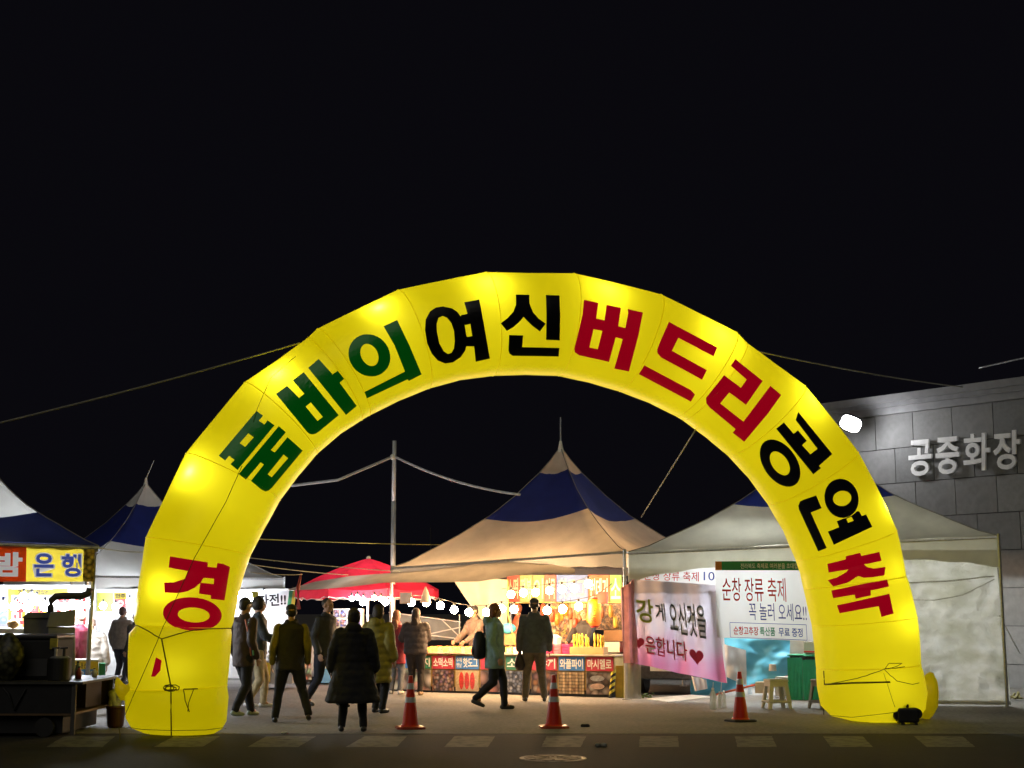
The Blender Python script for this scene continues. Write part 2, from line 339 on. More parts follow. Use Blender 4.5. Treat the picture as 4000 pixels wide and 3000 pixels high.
LET = [('red syllable at the foot of the left leg', LR, [[cv('A', [(595, 1308), (1000, 1372), (995, 1418), (1092, 1430), (1100, 1380), (1165, 1388), (1235, 1422)]) + cv('B', [(1085, 243), (950, 228), (952, 192), (835, 175), (845, 72), (790, 118), (720, 152), (640, 170), (495, 165), (490, 65), (590, 62), (690, 30)]) + cv('A', [(765, 1520), (785, 1467), (580, 1428)]), cv('B', [(880, 18), (983, 28), (978, 80), (852, 66)])], [ell('B', 768, 380, 290, 168, 4), ell('B', 782, 388, 157, 74, 4)]]),
 ('green syllable low on the left curve', LG, [[cv('C', [(838, 708), (907, 758), (862, 812), (920, 853), (955, 808), (1028, 862), (630, 1343), (555, 1282), (598, 1235), (540, 1192), (497, 1243), (430, 1190), (800, 750)]), cv('C', [(748, 948), (805, 992), (712, 1095), (655, 1055)])],
   [cv('C', [(1075, 870), (1150, 935), (988, 1128), (1030, 1152), (1168, 988), (1330, 1132), (1000, 1530), (965, 1560), (930, 1575), (885, 1555), (772, 1460), (912, 1285), (878, 1260), (718, 1447), (642, 1388)]), cv('C', [(1125, 1175), (1172, 1213), (995, 1420), (952, 1388)])]]),
 ('second green syllable from the left', LG, [[cv('D', [(-59, 1216), (60, 1128), (187, 1258), (245, 1212), (122, 1070), (240, 980), (615, 1440), (400, 1618), (365, 1640), (330, 1648), (300, 1642), (275, 1625)]), cv('D', [(315, 1305), (443, 1460), (385, 1503), (258, 1350)])], [cv('D', [(402, 838), (550, 1002), (605, 965), (675, 1050), (625, 1092), (808, 1340), (693, 1437), (288, 935)])]]),
 ('third green syllable, with a ring and a long bar', LG, [[ell('D', 948, 797, 236, 216, 45), ell('D', 948, 793, 125, 90, 64)], [cv('D', [(1102, 485), (1248, 418), (1380, 690), (1510, 998), (1372, 1070), (1358, 1052), (918, 1258), (892, 1190), (1330, 968), (1220, 690)])]]),
 ('black syllable left of the top', LK, [[cv('E', [(395, 597), (500, 620), (560, 660), (603, 715), (603, 700), (680, 683), (645, 548), (820, 515), (860, 720), (945, 1205), (778, 1243), (758, 1062), (668, 1062), (655, 1110), (600, 1190), (510, 1250), (420, 1265), (330, 1230), (260, 1150), (205, 1030), (180, 870), (190, 750), (240, 655), (310, 610)]),
   cv('E', [(390, 708), (440, 730), (490, 790), (520, 880), (530, 1000), (520, 1090), (490, 1140), (450, 1153), (400, 1120), (350, 1030), (322, 900), (318, 800), (340, 730)]), cv('E', [(648, 815), (715, 802), (737, 943), (672, 953)])]]),
 ('black syllable at the top of the arch', LK, [[cv('E', [(1252, 458), (1410, 460), (1412, 560), (1450, 660), (1520, 740), (1604, 797), (1535, 888), (1440, 820), (1370, 750), (1342, 718), (1300, 770), (1220, 840), (1145, 882), (1072, 793), (1150, 735), (1220, 660), (1252, 580)])], [cv('E', [(1605, 463), (1765, 468), (1775, 700), (1768, 992), (1607, 985), (1612, 700)])], [cv('E', [(1172, 930), (1337, 933), (1325, 1070), (1765, 1080), (1755, 1180), (1215, 1172), (1175, 1145), (1163, 1110)])]]),
 ('red syllable right of the top', LR, [[cv('F', [(362, 338), (517, 372), (492, 538), (583, 558), (605, 393), (760, 425), (732, 622), (808, 640), (840, 480), (833, 437), (998, 475), (950, 720), (848, 1107), (690, 1075), (780, 760), (705, 740), (633, 1003), (310, 932), (265, 900), (258, 860), (310, 650), (345, 500)]), cv('F', [(465, 652), (560, 670), (510, 867), (420, 848)])]]),
 ('red syllable above a long red bar', LR, [[cv('F', [(1278, 575), (1800, 853), (1760, 947), (1380, 747), (1312, 885), (1690, 1095), (1637, 1197), (1190, 955), (1155, 910), (1152, 870), (1200, 750)])], [cv('F', [(1015, 1040), (1515, 1305), (1562, 1355), (1518, 1432), (955, 1135)])]]),
 ('last red syllable down the right curve', LR, [[cv('G', [(525, 245), (778, 447), (625, 667), (470, 552), (388, 652), (602, 820), (850, 492), (950, 578), (830, 745), (610, 1007), (503, 923), (530, 890), (290, 690), (258, 650), (255, 600), (422, 392), (577, 508), (630, 435), (483, 305)])]]),
 ('black syllable with a tall oval on the right curve', LN, [[ell('G', 942, 1205, 245, 152, 55), ell('G', 940, 1207, 125, 72, 55)], [cv('G', [(975, 830), (1065, 935), (1105, 903), (1187, 1000), (1143, 1040), (1220, 1125), (1285, 1075), (1083, 808), (1108, 735), (1422, 1123), (1300, 1232), (1318, 1252), (1248, 1310), (905, 888)])]]),
 ('black syllable with a round ring on the right leg', LN, [[ell('H', 802, 512, 160, 136, 75), ell('H', 807, 512, 74, 61, -10)], [cv('H', [(945, 618), (965, 655), (1000, 642), (1050, 743), (742, 887), (693, 780), (783, 745), (765, 697), (812, 678), (835, 672), (885, 652), (925, 618)]), cv('H', [(842, 678), (882, 660), (900, 692), (855, 710)])], [cv('H', [(598, 487), (642, 590), (555, 625), (685, 912), (617, 940), (460, 600), (455, 570), (470, 535), (500, 520)])]]),
 ('lowest red syllable on the right leg', LR, [[cv('H', [(690, 1042), (838, 1005), (838, 980), (955, 952), (962, 978), (1108, 945), (1125, 1018), (985, 1048), (1010, 1070), (1060, 1080), (1157, 1068), (1148, 1135), (1060, 1150), (980, 1155), (938, 1140), (900, 1165), (850, 1195), (738, 1225), (692, 1175), (770, 1150), (840, 1110), (858, 1088), (700, 1113)])], [cv('H', [(722, 1258), (1168, 1168), (1185, 1225), (1038, 1258), (1040, 1298), (918, 1325), (910, 1292), (738, 1320)])], [cv('H', [(768, 1378), (1188, 1285), (1222, 1445), (1125, 1473), (1103, 1385), (790, 1442)])]])]
def filled(loops):
    cu = bpy.data.curves.new('outline', 'CURVE'); cu.dimensions = '2D'; cu.fill_mode = 'BOTH'
    for lp in loops:
        sp = cu.splines.new('POLY'); sp.points.add(len(lp) - 1); sp.use_cyclic_u = True
        for i, (x, y) in enumerate(lp): sp.points[i].co = (x / 100, -y / 100, 0, 1)
    o = bpy.data.objects.new('outline', cu); COL.objects.link(o); dg = bpy.context.evaluated_depsgraph_get(); dg.update()
    me = bpy.data.meshes.new_from_object(o.evaluated_get(dg)); r = ([(v.co.x * 100, -v.co.y * 100) for v in me.vertices], [tuple(p.vertices) for p in me.polygons])
    bpy.data.objects.remove(o); bpy.data.curves.remove(cu); bpy.data.meshes.remove(me); return r
for li, (lab, m, groups) in enumerate(LET):
    mm = M()
    for gi, loops in enumerate(groups):
        pts, fs = filled(loops)
        x0 = min(p[0] for p in pts); x1 = max(p[0] for p in pts); y0 = min(p[1] for p in pts); y1 = max(p[1] for p in pts); st = 16
        pts, fs = fit(pts, fs, [(0, [x0 + st * i for i in range(1, int((x1 - x0) / st) + 1)]), (1, [y0 + st * i for i in range(1, int((y1 - y0) / st) + 1)])])
        vs = []
        for x, y in pts:
            d = ray(x, y); h, no, _, _ = bvh.ray_cast(EYE, d)
            if h is None: h = AP.at(x, y) - AP.n * .5; no = -AP.n
            if no.dot(d) > 0: no = -no
            vs.append(h + no * (.007 + .001 * gi))
        mm.add(vs, fs)
    mm.build('printed_letter', m, arch, label=lab, fixn=False)
# ties, guy cords and blower sleeve on the arch
def onarch(px, py, off=.02):
    d = ray(px, py); h, no, _, _ = bvh.ray_cast(EYE, d)
    if h is None: return AP.at(px, py) - AP.n * .3
    if no.dot(d) > 0: no = -no
    return h + no * off
def cord(pts, r=.007, m=DARKROPE, name='tie_cord', parent=arch, off=.02):
    Q = []
    for a, b in zip(pts[:-1], pts[1:]):
        for q in range(6): Q.append(onarch(a[0] + (b[0] - a[0]) * q / 6, a[1] + (b[1] - a[1]) * q / 6, off))
    Q.append(onarch(*pts[-1], off)); return M().tube(Q, r * .8, 5).build(name, m, parent, smooth=True)
cord([(945, 1820), (882, 1960), (760, 2178), (648, 2430), (596, 2555), (495, 2792)], .006)
cord([(531, 2442), (590, 2472), (634, 2496), (700, 2476), (760, 2463), (905, 2454)], .009)
cord([(634, 2496), (668, 2680), (670, 2868)], .012)
cord([(718, 2694), (770, 2692)], .010); cord([(716, 2694), (722, 2735), (738, 2780)], .008); cord([(755, 2694), (735, 2745), (732, 2778)], .007)
for k in range(3):
    cx, cy = 660 + k * 7, 2685 + (k % 2) * 6; cord([(cx + 20 * cos(t * .8 + k) * (1 + .2 * k), cy + 12 * sin(t * .8 + k)) for t in range(9)], .008)
cord([(500, 2836), (560, 2846), (680, 2850), (800, 2848), (880, 2838)], .005)
cord([(1158, 1395), (1060, 1480), (1010, 1590), (990, 1650)], .0045)
cord([(3228, 2673), (3340, 2667), (3475, 2664)], .016, name='strap')
cord([(3225, 2675), (3222, 2620)], .010); cord([(3240, 2672), (3350, 2650), (3452, 2616), (3530, 2603)], .007); cord([(3452, 2616), (3500, 2660), (3560, 2674), (3585, 2668)], .006)
cord([(3452, 2616), (3470, 2590), (3520, 2590), (3500, 2602), (3452, 2616)], .006)
cord([(3450, 2630), (3492, 2760)], .004, off=.03); cord([(3240, 2790), (3330, 2798), (3500, 2778)], .005)
q = [onarch(613, 2568, .03), onarch(636, 2580, .05), onarch(630, 2620, .04), onarch(612, 2618, .04), onarch(611, 2641, .04), onarch(597, 2641, .04)]
M().add(q + [x + Vector((0, .01, 0)) for x in q], [(0, 1, 2, 3), (3, 2, 4), (3, 4, 5), (3, 5, 0), (6, 7, 8, 9)]).build('red_tag', LR, arch, fixn=False)  # glowing letter red stands for backlight on the tag
# blower sleeves
def sleeve(p, size, name='blower_sleeve'):
    R = []
    for i in range(9):
        u = i / 8; c = p[0].lerp(p[1], u) + Vector((0, 0, -.10 * sin(u * pi))); r = size * (1 - .55 * u + .12 * sin(u * 9))
        R.append([c + Vector((0, cos(2 * pi * j / 14) * r * .8, sin(2 * pi * j / 14) * r * (1 + .15 * sin(j * 2.1 + i)))) for j in range(14)])
    return M().rings(R).build(name, mat('sleeve_yellow', (.66, .52, .01), .5, emit=.16, ecol=(1, .8, 0), bump=.6, scale=5, transl=.2), arch, smooth=True)  # emission put in to brighten the sleeve as if lit from within
c0 = AP.at(3575, 2705) + AP.n * .2; sleeve((c0 + Vector((-.1, 0, 0)), c0 + Vector((.42, .1, .0))), .47)
c1 = AP.at(505, 2678) + AP.n * .15; sleeve((c1 + Vector((.10, 0, 0)), c1 + Vector((-.20, .1, .0))), .17)
# red hanging tag line and guy ropes of the arch
def ropething(pts, r, m, label, cat='rope', name='guy_rope', sag=0, n=14, group=None):
    Q = []
    for a, b in zip(pts[:-1], pts[1:]):
        a = Vector(a); b = Vector(b)
        for q in range(n): t_ = q / n; Q.append(a.lerp(b, t_) - Vector((0, 0, sag * 4 * t_ * (1 - t_))))
    Q.append(Vector(pts[-1])); return M().tube(Q, r, 6).build(name, m, label=label, cat=cat, group=group, smooth=True, loc=Q[0])
ropething([AP.at(1170, 1340) - AP.n * .0, PY(-200, 1700, 15)], .011, ROPE, 'pale guy rope running from the left shoulder of the arch to the left edge', sag=.03)
ropething([AP.at(2930, 1366), PY(3760, 1512, 29)], .011, ROPE, 'pale guy rope from the right shoulder of the arch to the building roof', sag=.05)
ropething([AP.at(2716, 1680), PY(2505, 2020, 26.3)], .012, ROPE, 'steep rope from the underside of the arch down to the middle tent roof')

# ------------------------------------------------------------------ building with stone panels
BP = Plane((10.7, 30), (10.7 - .65, 30 + .76))
def bpt(t_, z, back=0): return Vector((10.7 - .65 * t_, 30 + .76 * t_, z)) + BP.n * back
bld = thing('toilet_building', 'grey stone panel building with white Korean letters and a floodlight', 'building', bpt(1, 0))
tmax = 0
for k in range(200):
    t_ = k * .05; p = bpt(t_, 5); 
    if 2000 + p.x / p.y * F * 1.0 < 3190: break
    tmax = t_
t0_ = -6.0
M().add([bpt(t0_, 0, .05), bpt(tmax, 0, .05), bpt(tmax, 6.0, .05), bpt(t0_, 6.0, .05), bpt(t0_, 0, 8), bpt(tmax, 0, 8), bpt(tmax, 6.0, 8), bpt(t0_, 6.0, 8)], [(0, 1, 2, 3), (4, 5, 6, 7), (0, 3, 7, 4), (1, 2, 6, 5), (3, 2, 6, 7)]).build('wall', mat('joint_grey', (.085, .085, .088), .9), bld)
pm = [mat('stone_panel_%d' % i, c, .6, var=.12, scale=7 + i * 3, bump=.12) for i, c in enumerate([(.20, .20, .20), (.225, .225, .225), (.175, .178, .18)])]
PW, PH = 1.0, .79; rows = 8; z0 = 6.0 - rows * PH
pmesh = {}
for r_ in range(rows):
    t_ = t0_ + (.5 if r_ % 2 else 0) * PW + .1
    while t_ < tmax:
        w = min(PW, tmax - t_)
        if w > .15:
            mi = random.choice([0, 0, 1, 2]); key = (mi, round(w, 2))
            z = z0 + r_ * PH
            if key not in pmesh:
                a = Vector((0, 0, 0)); ex = Vector((-.65, .76, 0)).normalized(); m_ = M().box((0, 0, 0), (w - .018, .05, PH - .018), dirx=ex); o = m_.build('stone_panel', pm[mi], bld, loc=(0, 0, 0), bevel=.004); pmesh[key] = o.data
            else:
                o = bpy.data.objects.new('stone_panel', pmesh[key]); COL.objects.link(o); o.parent = bld
            o.location = bpt(t_ + w / 2, z + PH / 2, .02 + random.uniform(-.003, .003)) - WL[bld]
        t_ += PW
CORN = mat('cornice_metal', (.30, .30, .31), .4, .3, var=.1)
for zz, hh, bk in [(6.0, .16, -.06), (6.163, .10, -.12), (6.266, .16, -.20)]:
    M().box(bpt((t0_ + tmax) / 2, zz + hh / 2, bk + 4), (tmax - t0_ + .1, 8.0, hh), dirx=(-.65, .76, 0)).build('cornice', CORN, bld)
bex = bpt(1, 0) - bpt(0, 0)
for ch, x0, x1, yt, yb in [('공', 3551, 3641, 1718, 1859), ('중', 3657, 3749, 1707, 1852), ('화', 3765, 3868, 1693, 1840), ('장', 3882, 3986, 1682, 1834)]:
    sl = (x1 - x0) * -.10
    mp = sheetmap([BP.at(x0, yt + 4, -.09), BP.at(x1, yt - 4, -.09), BP.at(x1, yb - 4, -.09), BP.at(x0, yb + 4, -.09)])
    lettering(ch, mp, (0, 0, 1, 1), mat('sign_letter_white', (.9, .9, .93), .4, emit=.0), bld, bold=.022, name='sign_letter', thick=.05)
fl = BP.at(3323, 1655, -.8)
fo = thing('floodlight', 'square white floodlight glaring on the grey stone building', 'floodlight', fl)
aim = (Vector((4.5, 23, 1.5)) - fl).normalized()
side = aim.cross(Vector((0, 0, 1))).normalized(); upv = side.cross(aim)
_a, _b = side * .9 + upv * .43, upv * .9 - side * .43
hq = [fl + _a * (.25 * (1 if cos(q_) > 0 else -1) * abs(cos(q_)) ** .6) + _b * (.19 * (1 if sin(q_) > 0 else -1) * abs(sin(q_)) ** .6) for q_ in [(k_ + .5) * pi / 10 for k_ in range(20)]]
M().rings([[p - aim * .1 for p in hq], [p for p in hq]]).build('housing', DARKSTEEL, fo, bevel=.01)
M().add([fl + (p - fl) * .9 + aim * .006 for p in hq], [tuple(range(20))]).build('lamp_glass', emat('flood_white', (1, .97, .88), 55), fo)
M().cone(fl - aim * .08, BP.at(3323, 1655, 0.0), .025).build('bracket', DARKSTEEL, fo)
lamp('flood_lamp', fl + aim * .16, 120, (.96, .97, 1), fo, r=.22)
ropething([BP.at(3825, 1437, -.3), BP.at(4080, 1380, -.3)], .02, STEEL, 'faint thin cable in the dark sky above the building roof', 'cable', 'overhead_cable')

# ------------------------------------------------------------------ marquee tents
def prof(r):
    K = [(0, 0), (.06, .11), (.13, .22), (.28, .42), (.43, .585), (.6, .73), (.75, .845), (.9, .95), (1, 1)]
    for (a, b), (c, d) in zip(K[:-1], K[1:]):
        if r <= c: return b + (d - b) * (r - a) / (c - a)
    return 1
def tent(label, cs, ez, pz, bands, mats, legs=(0, 1, 2, 3), val=.28, finial=.55, scall=.12, legcut=0, valmat=None, lean=(0, 0)):
    """cs: four ground corners, ez: eave heights; bands: r limits of the colour bands from the peak"""
    C0 = sum((Vector((x, y, 0)) for x, y in cs), Vector()) / 4
    t = thing('marquee_tent', label, 'tent', C0); E = [Vector((x, y, z)) for (x, y), z in zip(cs, ez)]
    em = sum(ez) / 4; ns = 12; rl = [0.015, .06, .13, .20, .28, .36, .43, .52, .6, .68, .75, .83, .9, .96, 1]
    rl = sorted(set(rl + list(bands))); m = M(); R = []
    for r in rl:
        ring = []
        for k in range(4):
            a, b = E[k], E[(k + 1) % 4]
            for i in range(ns):
                u = i / ns; e = a.lerp(b, u); sg = sin(pi * u)
                h = e.z + (pz - e.z) * (1 - prof(r)) - .13 * sg * sin(pi * min(1, r * 1.0)) ** .8 + .02 * noise.noise(e * 1.3 + Vector((r * 5, 0, 0)))
                inn = 1 - .06 * sg * sin(pi * r)
                ring.append(Vector((C0.x + (e.x - C0.x) * r * inn, C0.y + (e.y - C0.y) * r * inn, h)))
        R.append(ring)
    n = 4 * ns; vs = [p for q in R for p in q]; 
    for i in range(len(R) - 1):
        rm = (rl[i] + rl[i + 1]) / 2; mi = sum(1 for bnd in bands if rm > bnd)
        o = len(m.v)
        m.add(R[i] + R[i + 1], [(j, (j + 1) % n, n + (j + 1) % n, n + j) for j in range(n)], mi)
    cano = m.build('canopy', mats, t, smooth=False, fixn=True)
    bm = bmesh.new(); bm.from_mesh(cano.data); bmesh.ops.remove_doubles(bm, verts=bm.verts, dist=.002); bmesh.ops.recalc_face_normals(bm, faces=bm.faces)
    for f in bm.faces: f.smooth = True
    bm.to_mesh(cano.data); bm.free()
    vm = M()
    for k in range(4):
        a, b = E[k], E[(k + 1) % 4]; out = Vector((b.y - a.y, a.x - b.x, 0)).normalized()
        if out.dot(a - C0) < 0: out = -out
        def f(u, v, a=a, b=b, out=out):
            p = a.lerp(b, u); sc = val + .02 - scall * sin(pi * u) ** .7 if scall else val
            return p + out * (.012 + .012 * sin(u * 37 + v * 2) * v + .01 * noise.noise(Vector((u * 14, v * 3, k)))) - Vector((0, 0, v * (sc + .012 * sin(u * 60))))
        vm.grid(f, 40, 3)
    vm.build('valance', valmat or mats[-1], t, smooth=True)
    fm = M()
    for k in range(4):
        a, b = E[k], E[(k + 1) % 4]; M().cone(a - Vector((0, 0, .03)), b - Vector((0, 0, .03)), .022, n=8).build('eave_rail', STEEL, t)
    for k in legs: M().cone((cs[k][0], cs[k][1], 0), E[k] + Vector((0, 0, .03)), .03, n=10).build('tent_leg', STEEL, t, smooth=False); M().box((cs[k][0], cs[k][1], .006), (.14, .14, .012)).build('foot_plate', STEEL, t)
    pk = Vector((C0.x, C0.y, pz)); M().cone(pk - Vector((0, 0, .12)), pk + Vector((0, 0, .12)), .07, .025, 10).build('peak_cap', WPLAST, t)
    if finial: M().cone(pk + Vector((0, 0, .1)), pk + Vector((lean[0], lean[1], finial)), .016, .012, 8).build('finial', STEEL, t)
    hm = []
    for k in range(4):
        pts = [R[i][k * ns] + Vector((0, 0, .008)) for i in range(len(R))]
        M().tube(pts, .009, 5).build('hip_seam', mat('seam_grey', (.24, .23, .21), .8), t)
    return t, E, C0
FRg = G(2446, 2733); FR = (FRg.x, FRg.y)
e1 = Vector((-.883, .47)); e2 = Vector((.47, .883))
FL = (FR[0] + e1.x * 5, FR[1] + e1.y * 5)
MP = Plane(FR, FL)                       # front plane of the middle tent
zFR = PY(2422, 2152, FR[1]).z; zFL = PY(1536, 2216, FL[1]).z
BR_ = (FR[0] + e2.x * 5, FR[1] + e2.y * 5); BL_ = (FL[0] + e2.x * 5, FL[1] + e2.y * 5)
Cc = ((FR[0] + BL_[0]) / 2, (FR[1] + BL_[1]) / 2); zpk = PY(2185, 1745, Cc[1]).z
tent('middle peaked tent with warm lit white roof and a navy band over the snack stall', [FR, FL, BL_, BR_], [zFR, zFL, (zFL + zFR) / 2, (zFL + zFR) / 2], zpk, (.13, .46), [WARMW, NAVY, WARMW], valmat=WHITE, finial=.62, scall=.10)
# right tent
RFL = (FR[0] + .07, FR[1] - .12); rf = G(3935, 2762); RFR = (rf.x, rf.y)
RP = Plane(RFL, RFR); rd = (Vector((RFR[0], RFR[1])) - Vector(RFL)); rn = Vector((RP.n.x, RP.n.y))
RBL = (RFL[0] + rn.x * 5, RFL[1] + rn.y * 5); RBR = (RFR[0] + rn.x * 5, RFR[1] + rn.y * 5)
zR1 = PY(2428, 2156, RFL[1]).z; zR2 = PY(3893, 2092, RFR[1]).z; RC = ((RFL[0] + RBR[0]) / 2, (RFL[1] + RBR[1]) / 2)
OLIVE = mat('grey_white_cloth', (.62, .61, .52), .7, var=.12, scale=2.5, bump=.5, transl=.2)
tent('wide right tent in grey white cloth under the grey building, its peak behind the arch', [RFR, RFL, RBL, RBR], [zR2, zR1, zR1, zR2], 4.95, (.13, .46), [OLIVE, NAVY, OLIVE], val=.52, scall=.27, legs=(0, 2, 3))
# far left tent behind the arch leg
c2 = PY(570, 1885, 35.5); C2 = Vector((c2.x, c2.y)); hd = 3.65
cc2 = [(C2.x + hd * cos(radians(a)), C2.y + hd * sin(radians(a))) for a in (-10, -100, 170, 80)]
zc2 = PY(1145, 2262, cc2[0][1]).z
WCOOL = mat('cool_white_cloth', (.72, .71, .68), .7, var=.08, scale=2, bump=.4, transl=.22)
tent('far left tent with white tip and navy band behind the left leg of the arch', cc2, [zc2 + .02] * 4, c2.z, (.14, .50), [WCOOL, NAVY, WCOOL], finial=.55, lean=(.18, 0), val=.32)
# near left small tent
lf = Vector((PY(384, 2131, 21).x, 21)); zl = PY(384, 2131, 21).z
d1 = Vector((-.955, -.30)).normalized(); d2 = Vector((-.32, .95)).normalized()
LFR = lf; LFL = lf + d1 * 3.6; LBL = LFL + d2 * 3.6; LBR = lf + d2 * 3.6; LP = Plane(LFR, LFL)
LC = (LFR + LBL) / 2
tent('near left tent with white top and dark navy lower roof over the chestnut stall', [tuple(LFR), tuple(LFL), tuple(LBL), tuple(LBR)], [zl, zl + .08, zl + .08, zl], 4.05, (.52,), [WCOOL, DARKNAVY], finial=0, legs=(1, 2, 3), val=.09, scall=0, valmat=mat('grey_valance', (.12, .12, .16), .7))
p0 = LP.at(357, 2270, .03); pg = Vector((p0.x, p0.y, 0))
M().cone(pg, LP.at(370, 2135, .03), .032, n=10).build('tent_pole', STEEL, label='steel corner pole under the chestnut banner', cat='pole', loc=pg, smooth=True)
# interior lamps of the tents: bulbs placed later; here the white tube lights inside right and far left tents
def tubelight(p, L, dirx, label, power, col):
    t = thing('tube_light', label, 'light', p); d = Vector(dirx).normalized()
    M().box(p + Vector((0, 0, .03)), (L, .07, .03), dirx=d).build('fixture', WPLAST, t)
    M().cone(p - d * L / 2, p + d * L / 2, .022, n=10).build('tube', emat('tube_white_%d' % power, col, power), t)
    return t

# ------------------------------------------------------------------ poles and overhead cables
pp = G(1531, 2690); pole_top = PY(1541, 1722, pp.y)
t = thing('utility_pole', 'tall thin white pole rising between the red parasol and the middle tent', 'pole', pp)
M().cone(pp, PY(1538, 1960, pp.y), .055, .05, 14).build('lower_tube', mat('pole_paint', (.62, .63, .65), .4, .2), t, smooth=True)
M().cone(PY(1538, 1960, pp.y), pole_top, .042, .042, 14).build('upper_tube', mat('pole_paint', (.62, .63, .65)), t, smooth=True)
M().ball(PY(1536, 1785, pp.y), .07, 8, 6).build('cable_knot', WPLAST, t)
kn = PY(1527, 1787, pp.y); CABW = mat('white_cable', (.6, .6, .62), .5)
ropething([kn, PY(1320, 1875, 29), PY(1140, 1897, 30)], .03, CABW, 'thick white cable sagging from the pole towards the left leg of the arch', 'cable', 'overhead_cable')
ropething([PY(1545, 1785, pp.y), PY(2030, 1932, 27.5)], .026, CABW, 'white cable running from the pole down to the middle tent roof', 'cable', 'overhead_cable', sag=.12)
YROPE = mat('yellow_rope', (.5, .5, .12), .7)
for i, (a, b, ya, yb, m, lab) in enumerate([((900, 2100), (1725, 2128), 22, 29, YROPE, 'yellow rope stretched level behind the pole left of the middle tent'), ((950, 2176), (1560, 2232), 24, 27, ROPE, 'upper pale rope left of the red parasol'), ((980, 2205), (1360, 2246), 24, 27, ROPE, 'middle pale rope crossing in front of the red parasol'), ((975, 2235), (1180, 2244), 24, 25, ROPE, 'lowest pale rope in front of the far left tent'), ((360, 2135), (560, 2157), 21, 22, ROPE, 'short rope from the chestnut tent corner to the arch leg')]):
    ropething([PY(*a, ya), PY(*b, yb)], .008, m, lab, sag=.02)
for px, y0, y1, Y, lab in [(1682, 2062, 2110, 60, 'thin far mast in the dark left of the middle tent roof')]:
    a = PY(px, y1 + 60, Y); M().cone(a * 1.0, PY(px, y0, Y), .02, n=6).build('mast', DARKSTEEL, label=lab, cat='mast', loc=a)

# ------------------------------------------------------------------ bulbs
BW = emat('warm_bulb', (1, .62, .30), 310); BU = emat('warm_bulb_soft', (1, .62, .30), 150); BC = emat('cool_bulb', (.86, .92, 1), 200)
SOCK = mat('black_socket', (.01, .01, .01), .5)
PROTO = {}
def bulb(p, warm, label, r=.073, group='warm light bulbs strung over the snack stall'):
    k = (int(warm), r)
    if k in PROTO: return dup(PROTO[k], p, label)
    t = thing('light_bulb', label, 'light bulb', p, group); P = Vector(p)
    M().ball(P, (r, r, r * 1.02), 12, 9).build('glass', {0: BC, 1: BW, 2: BU}[int(warm)], t, smooth=True)
    M().cone(P + Vector((0, 0, r * .9)), P + Vector((0, 0, r * .9 + .075)), .02, .023, 8).build('socket', SOCK, t, smooth=True)
    PROTO[k] = t; return t
up = [(1996, 2322, -.2), (2044, 2316, -.2), (2092, 2314, -.2), (2146, 2307, -.2), (2195, 2302, -.2), (2243, 2298, -.2), (2298, 2280, -.2)]
lo = [(1607, 2353, .15), (1665, 2354, .15), (1720, 2366, .15), (1774, 2382, .15), (1832, 2392, .15), (1900, 2392, .15), (1960, 2378, .15), (2008, 2380, .15), (2137, 2384, .15), (2198, 2379, .15), (2260, 2369, .15)]
ordn = ['first', 'second', 'third', 'fourth', 'fifth', 'sixth', 'seventh', 'eighth', 'ninth', 'tenth', 'eleventh', 'twelfth', 'thirteenth']
for i, (a, b, bk) in enumerate(up): bulb(MP.at(a, b, bk + .9), 2, 'lit warm bulb, %s from the left in the upper row over the snack stall' % ordn[i])
for i, (a, b, bk) in enumerate(lo): bulb(MP.at(a, b, bk), True, 'lit warm bulb, %s from the left in the lower string over the counter' % ordn[i])
ropething([MP.at(1560, 2318, .15)] + [MP.at(a, b - 28, .15) for a, b, _ in lo] + [MP.at(2330, 2325, .15), MP.at(2390, 2280, .15)], .007, SOCK, 'black wire carrying the lower string of bulbs over the counter', 'wire', 'bulb_wire', n=4)
ropething([MP.at(1960, 2300, .7)] + [MP.at(a, b - 26, .7) for a, b, _ in up] + [MP.at(2340, 2250, .7)], .006, SOCK, 'black wire carrying the upper row of bulbs under the tent', 'wire', 'bulb_wire', n=4)
for i, (a, b) in enumerate([(1374, 2338), (1396, 2334), (1420, 2342), (1462, 2336), (1488, 2340), (1418, 2352), (1506, 2352)]):  # last two are extra bulbs, added to brighten the red canopy
    bulb(PY(a, b, 29.0 if i < 5 else 30.8), i in (3, 4, 6), 'glaring bulb, %s under the red parasol' % ['leftmost at the front', 'second from the left at the front', 'third from the left at the front', 'fourth from the left at the front', 'rightmost at the front', 'lower left one added as canopy fill', 'lower right one added as canopy fill'][i], r=.05 if i < 5 else .07, group='bulbs under the red parasol')
for i, (a, b) in enumerate([(12, 2368), (58, 2368), (92, 2334), (108, 2371), (122, 2337), (143, 2346), (175, 2368), (252, 2372), (284, 2362), (310, 2368), (350, 2358)]):
    bulb(LP.at(a, b, 1.6 + (i % 3) * .3), False, 'glaring white bulb, %s from the left inside the chestnut stall' % ordn[i], group='white bulbs in the chestnut stall')
for i, (a, b) in enumerate([(403, 2366), (452, 2370), (506, 2350), (935, 2322), (985, 2335), (1030, 2322)]):
    bulb(PY(a, b, 32.8), False, 'glaring white bulb, %s from the left in the far left tent' % ordn[i], r=.08, group='white bulbs in the far left tent')
tubelight(RP.at(2960, 2160, 1.6), 1.3, RP.e, 'white tube light under the roof of the right tent', 460, (.95, 1, .97))
t = tubelight(RP.at(2900, 2172, 3.7), .5, RP.e, 'compact bright white light deep in the right tent', 1700, (.95, .98, 1))
tubelight(RP.at(3650, 2200, 3.0), 1.3, RP.e, 'second white tube light deep in the right tent behind the sheet', 400, (.95, 1, .93))

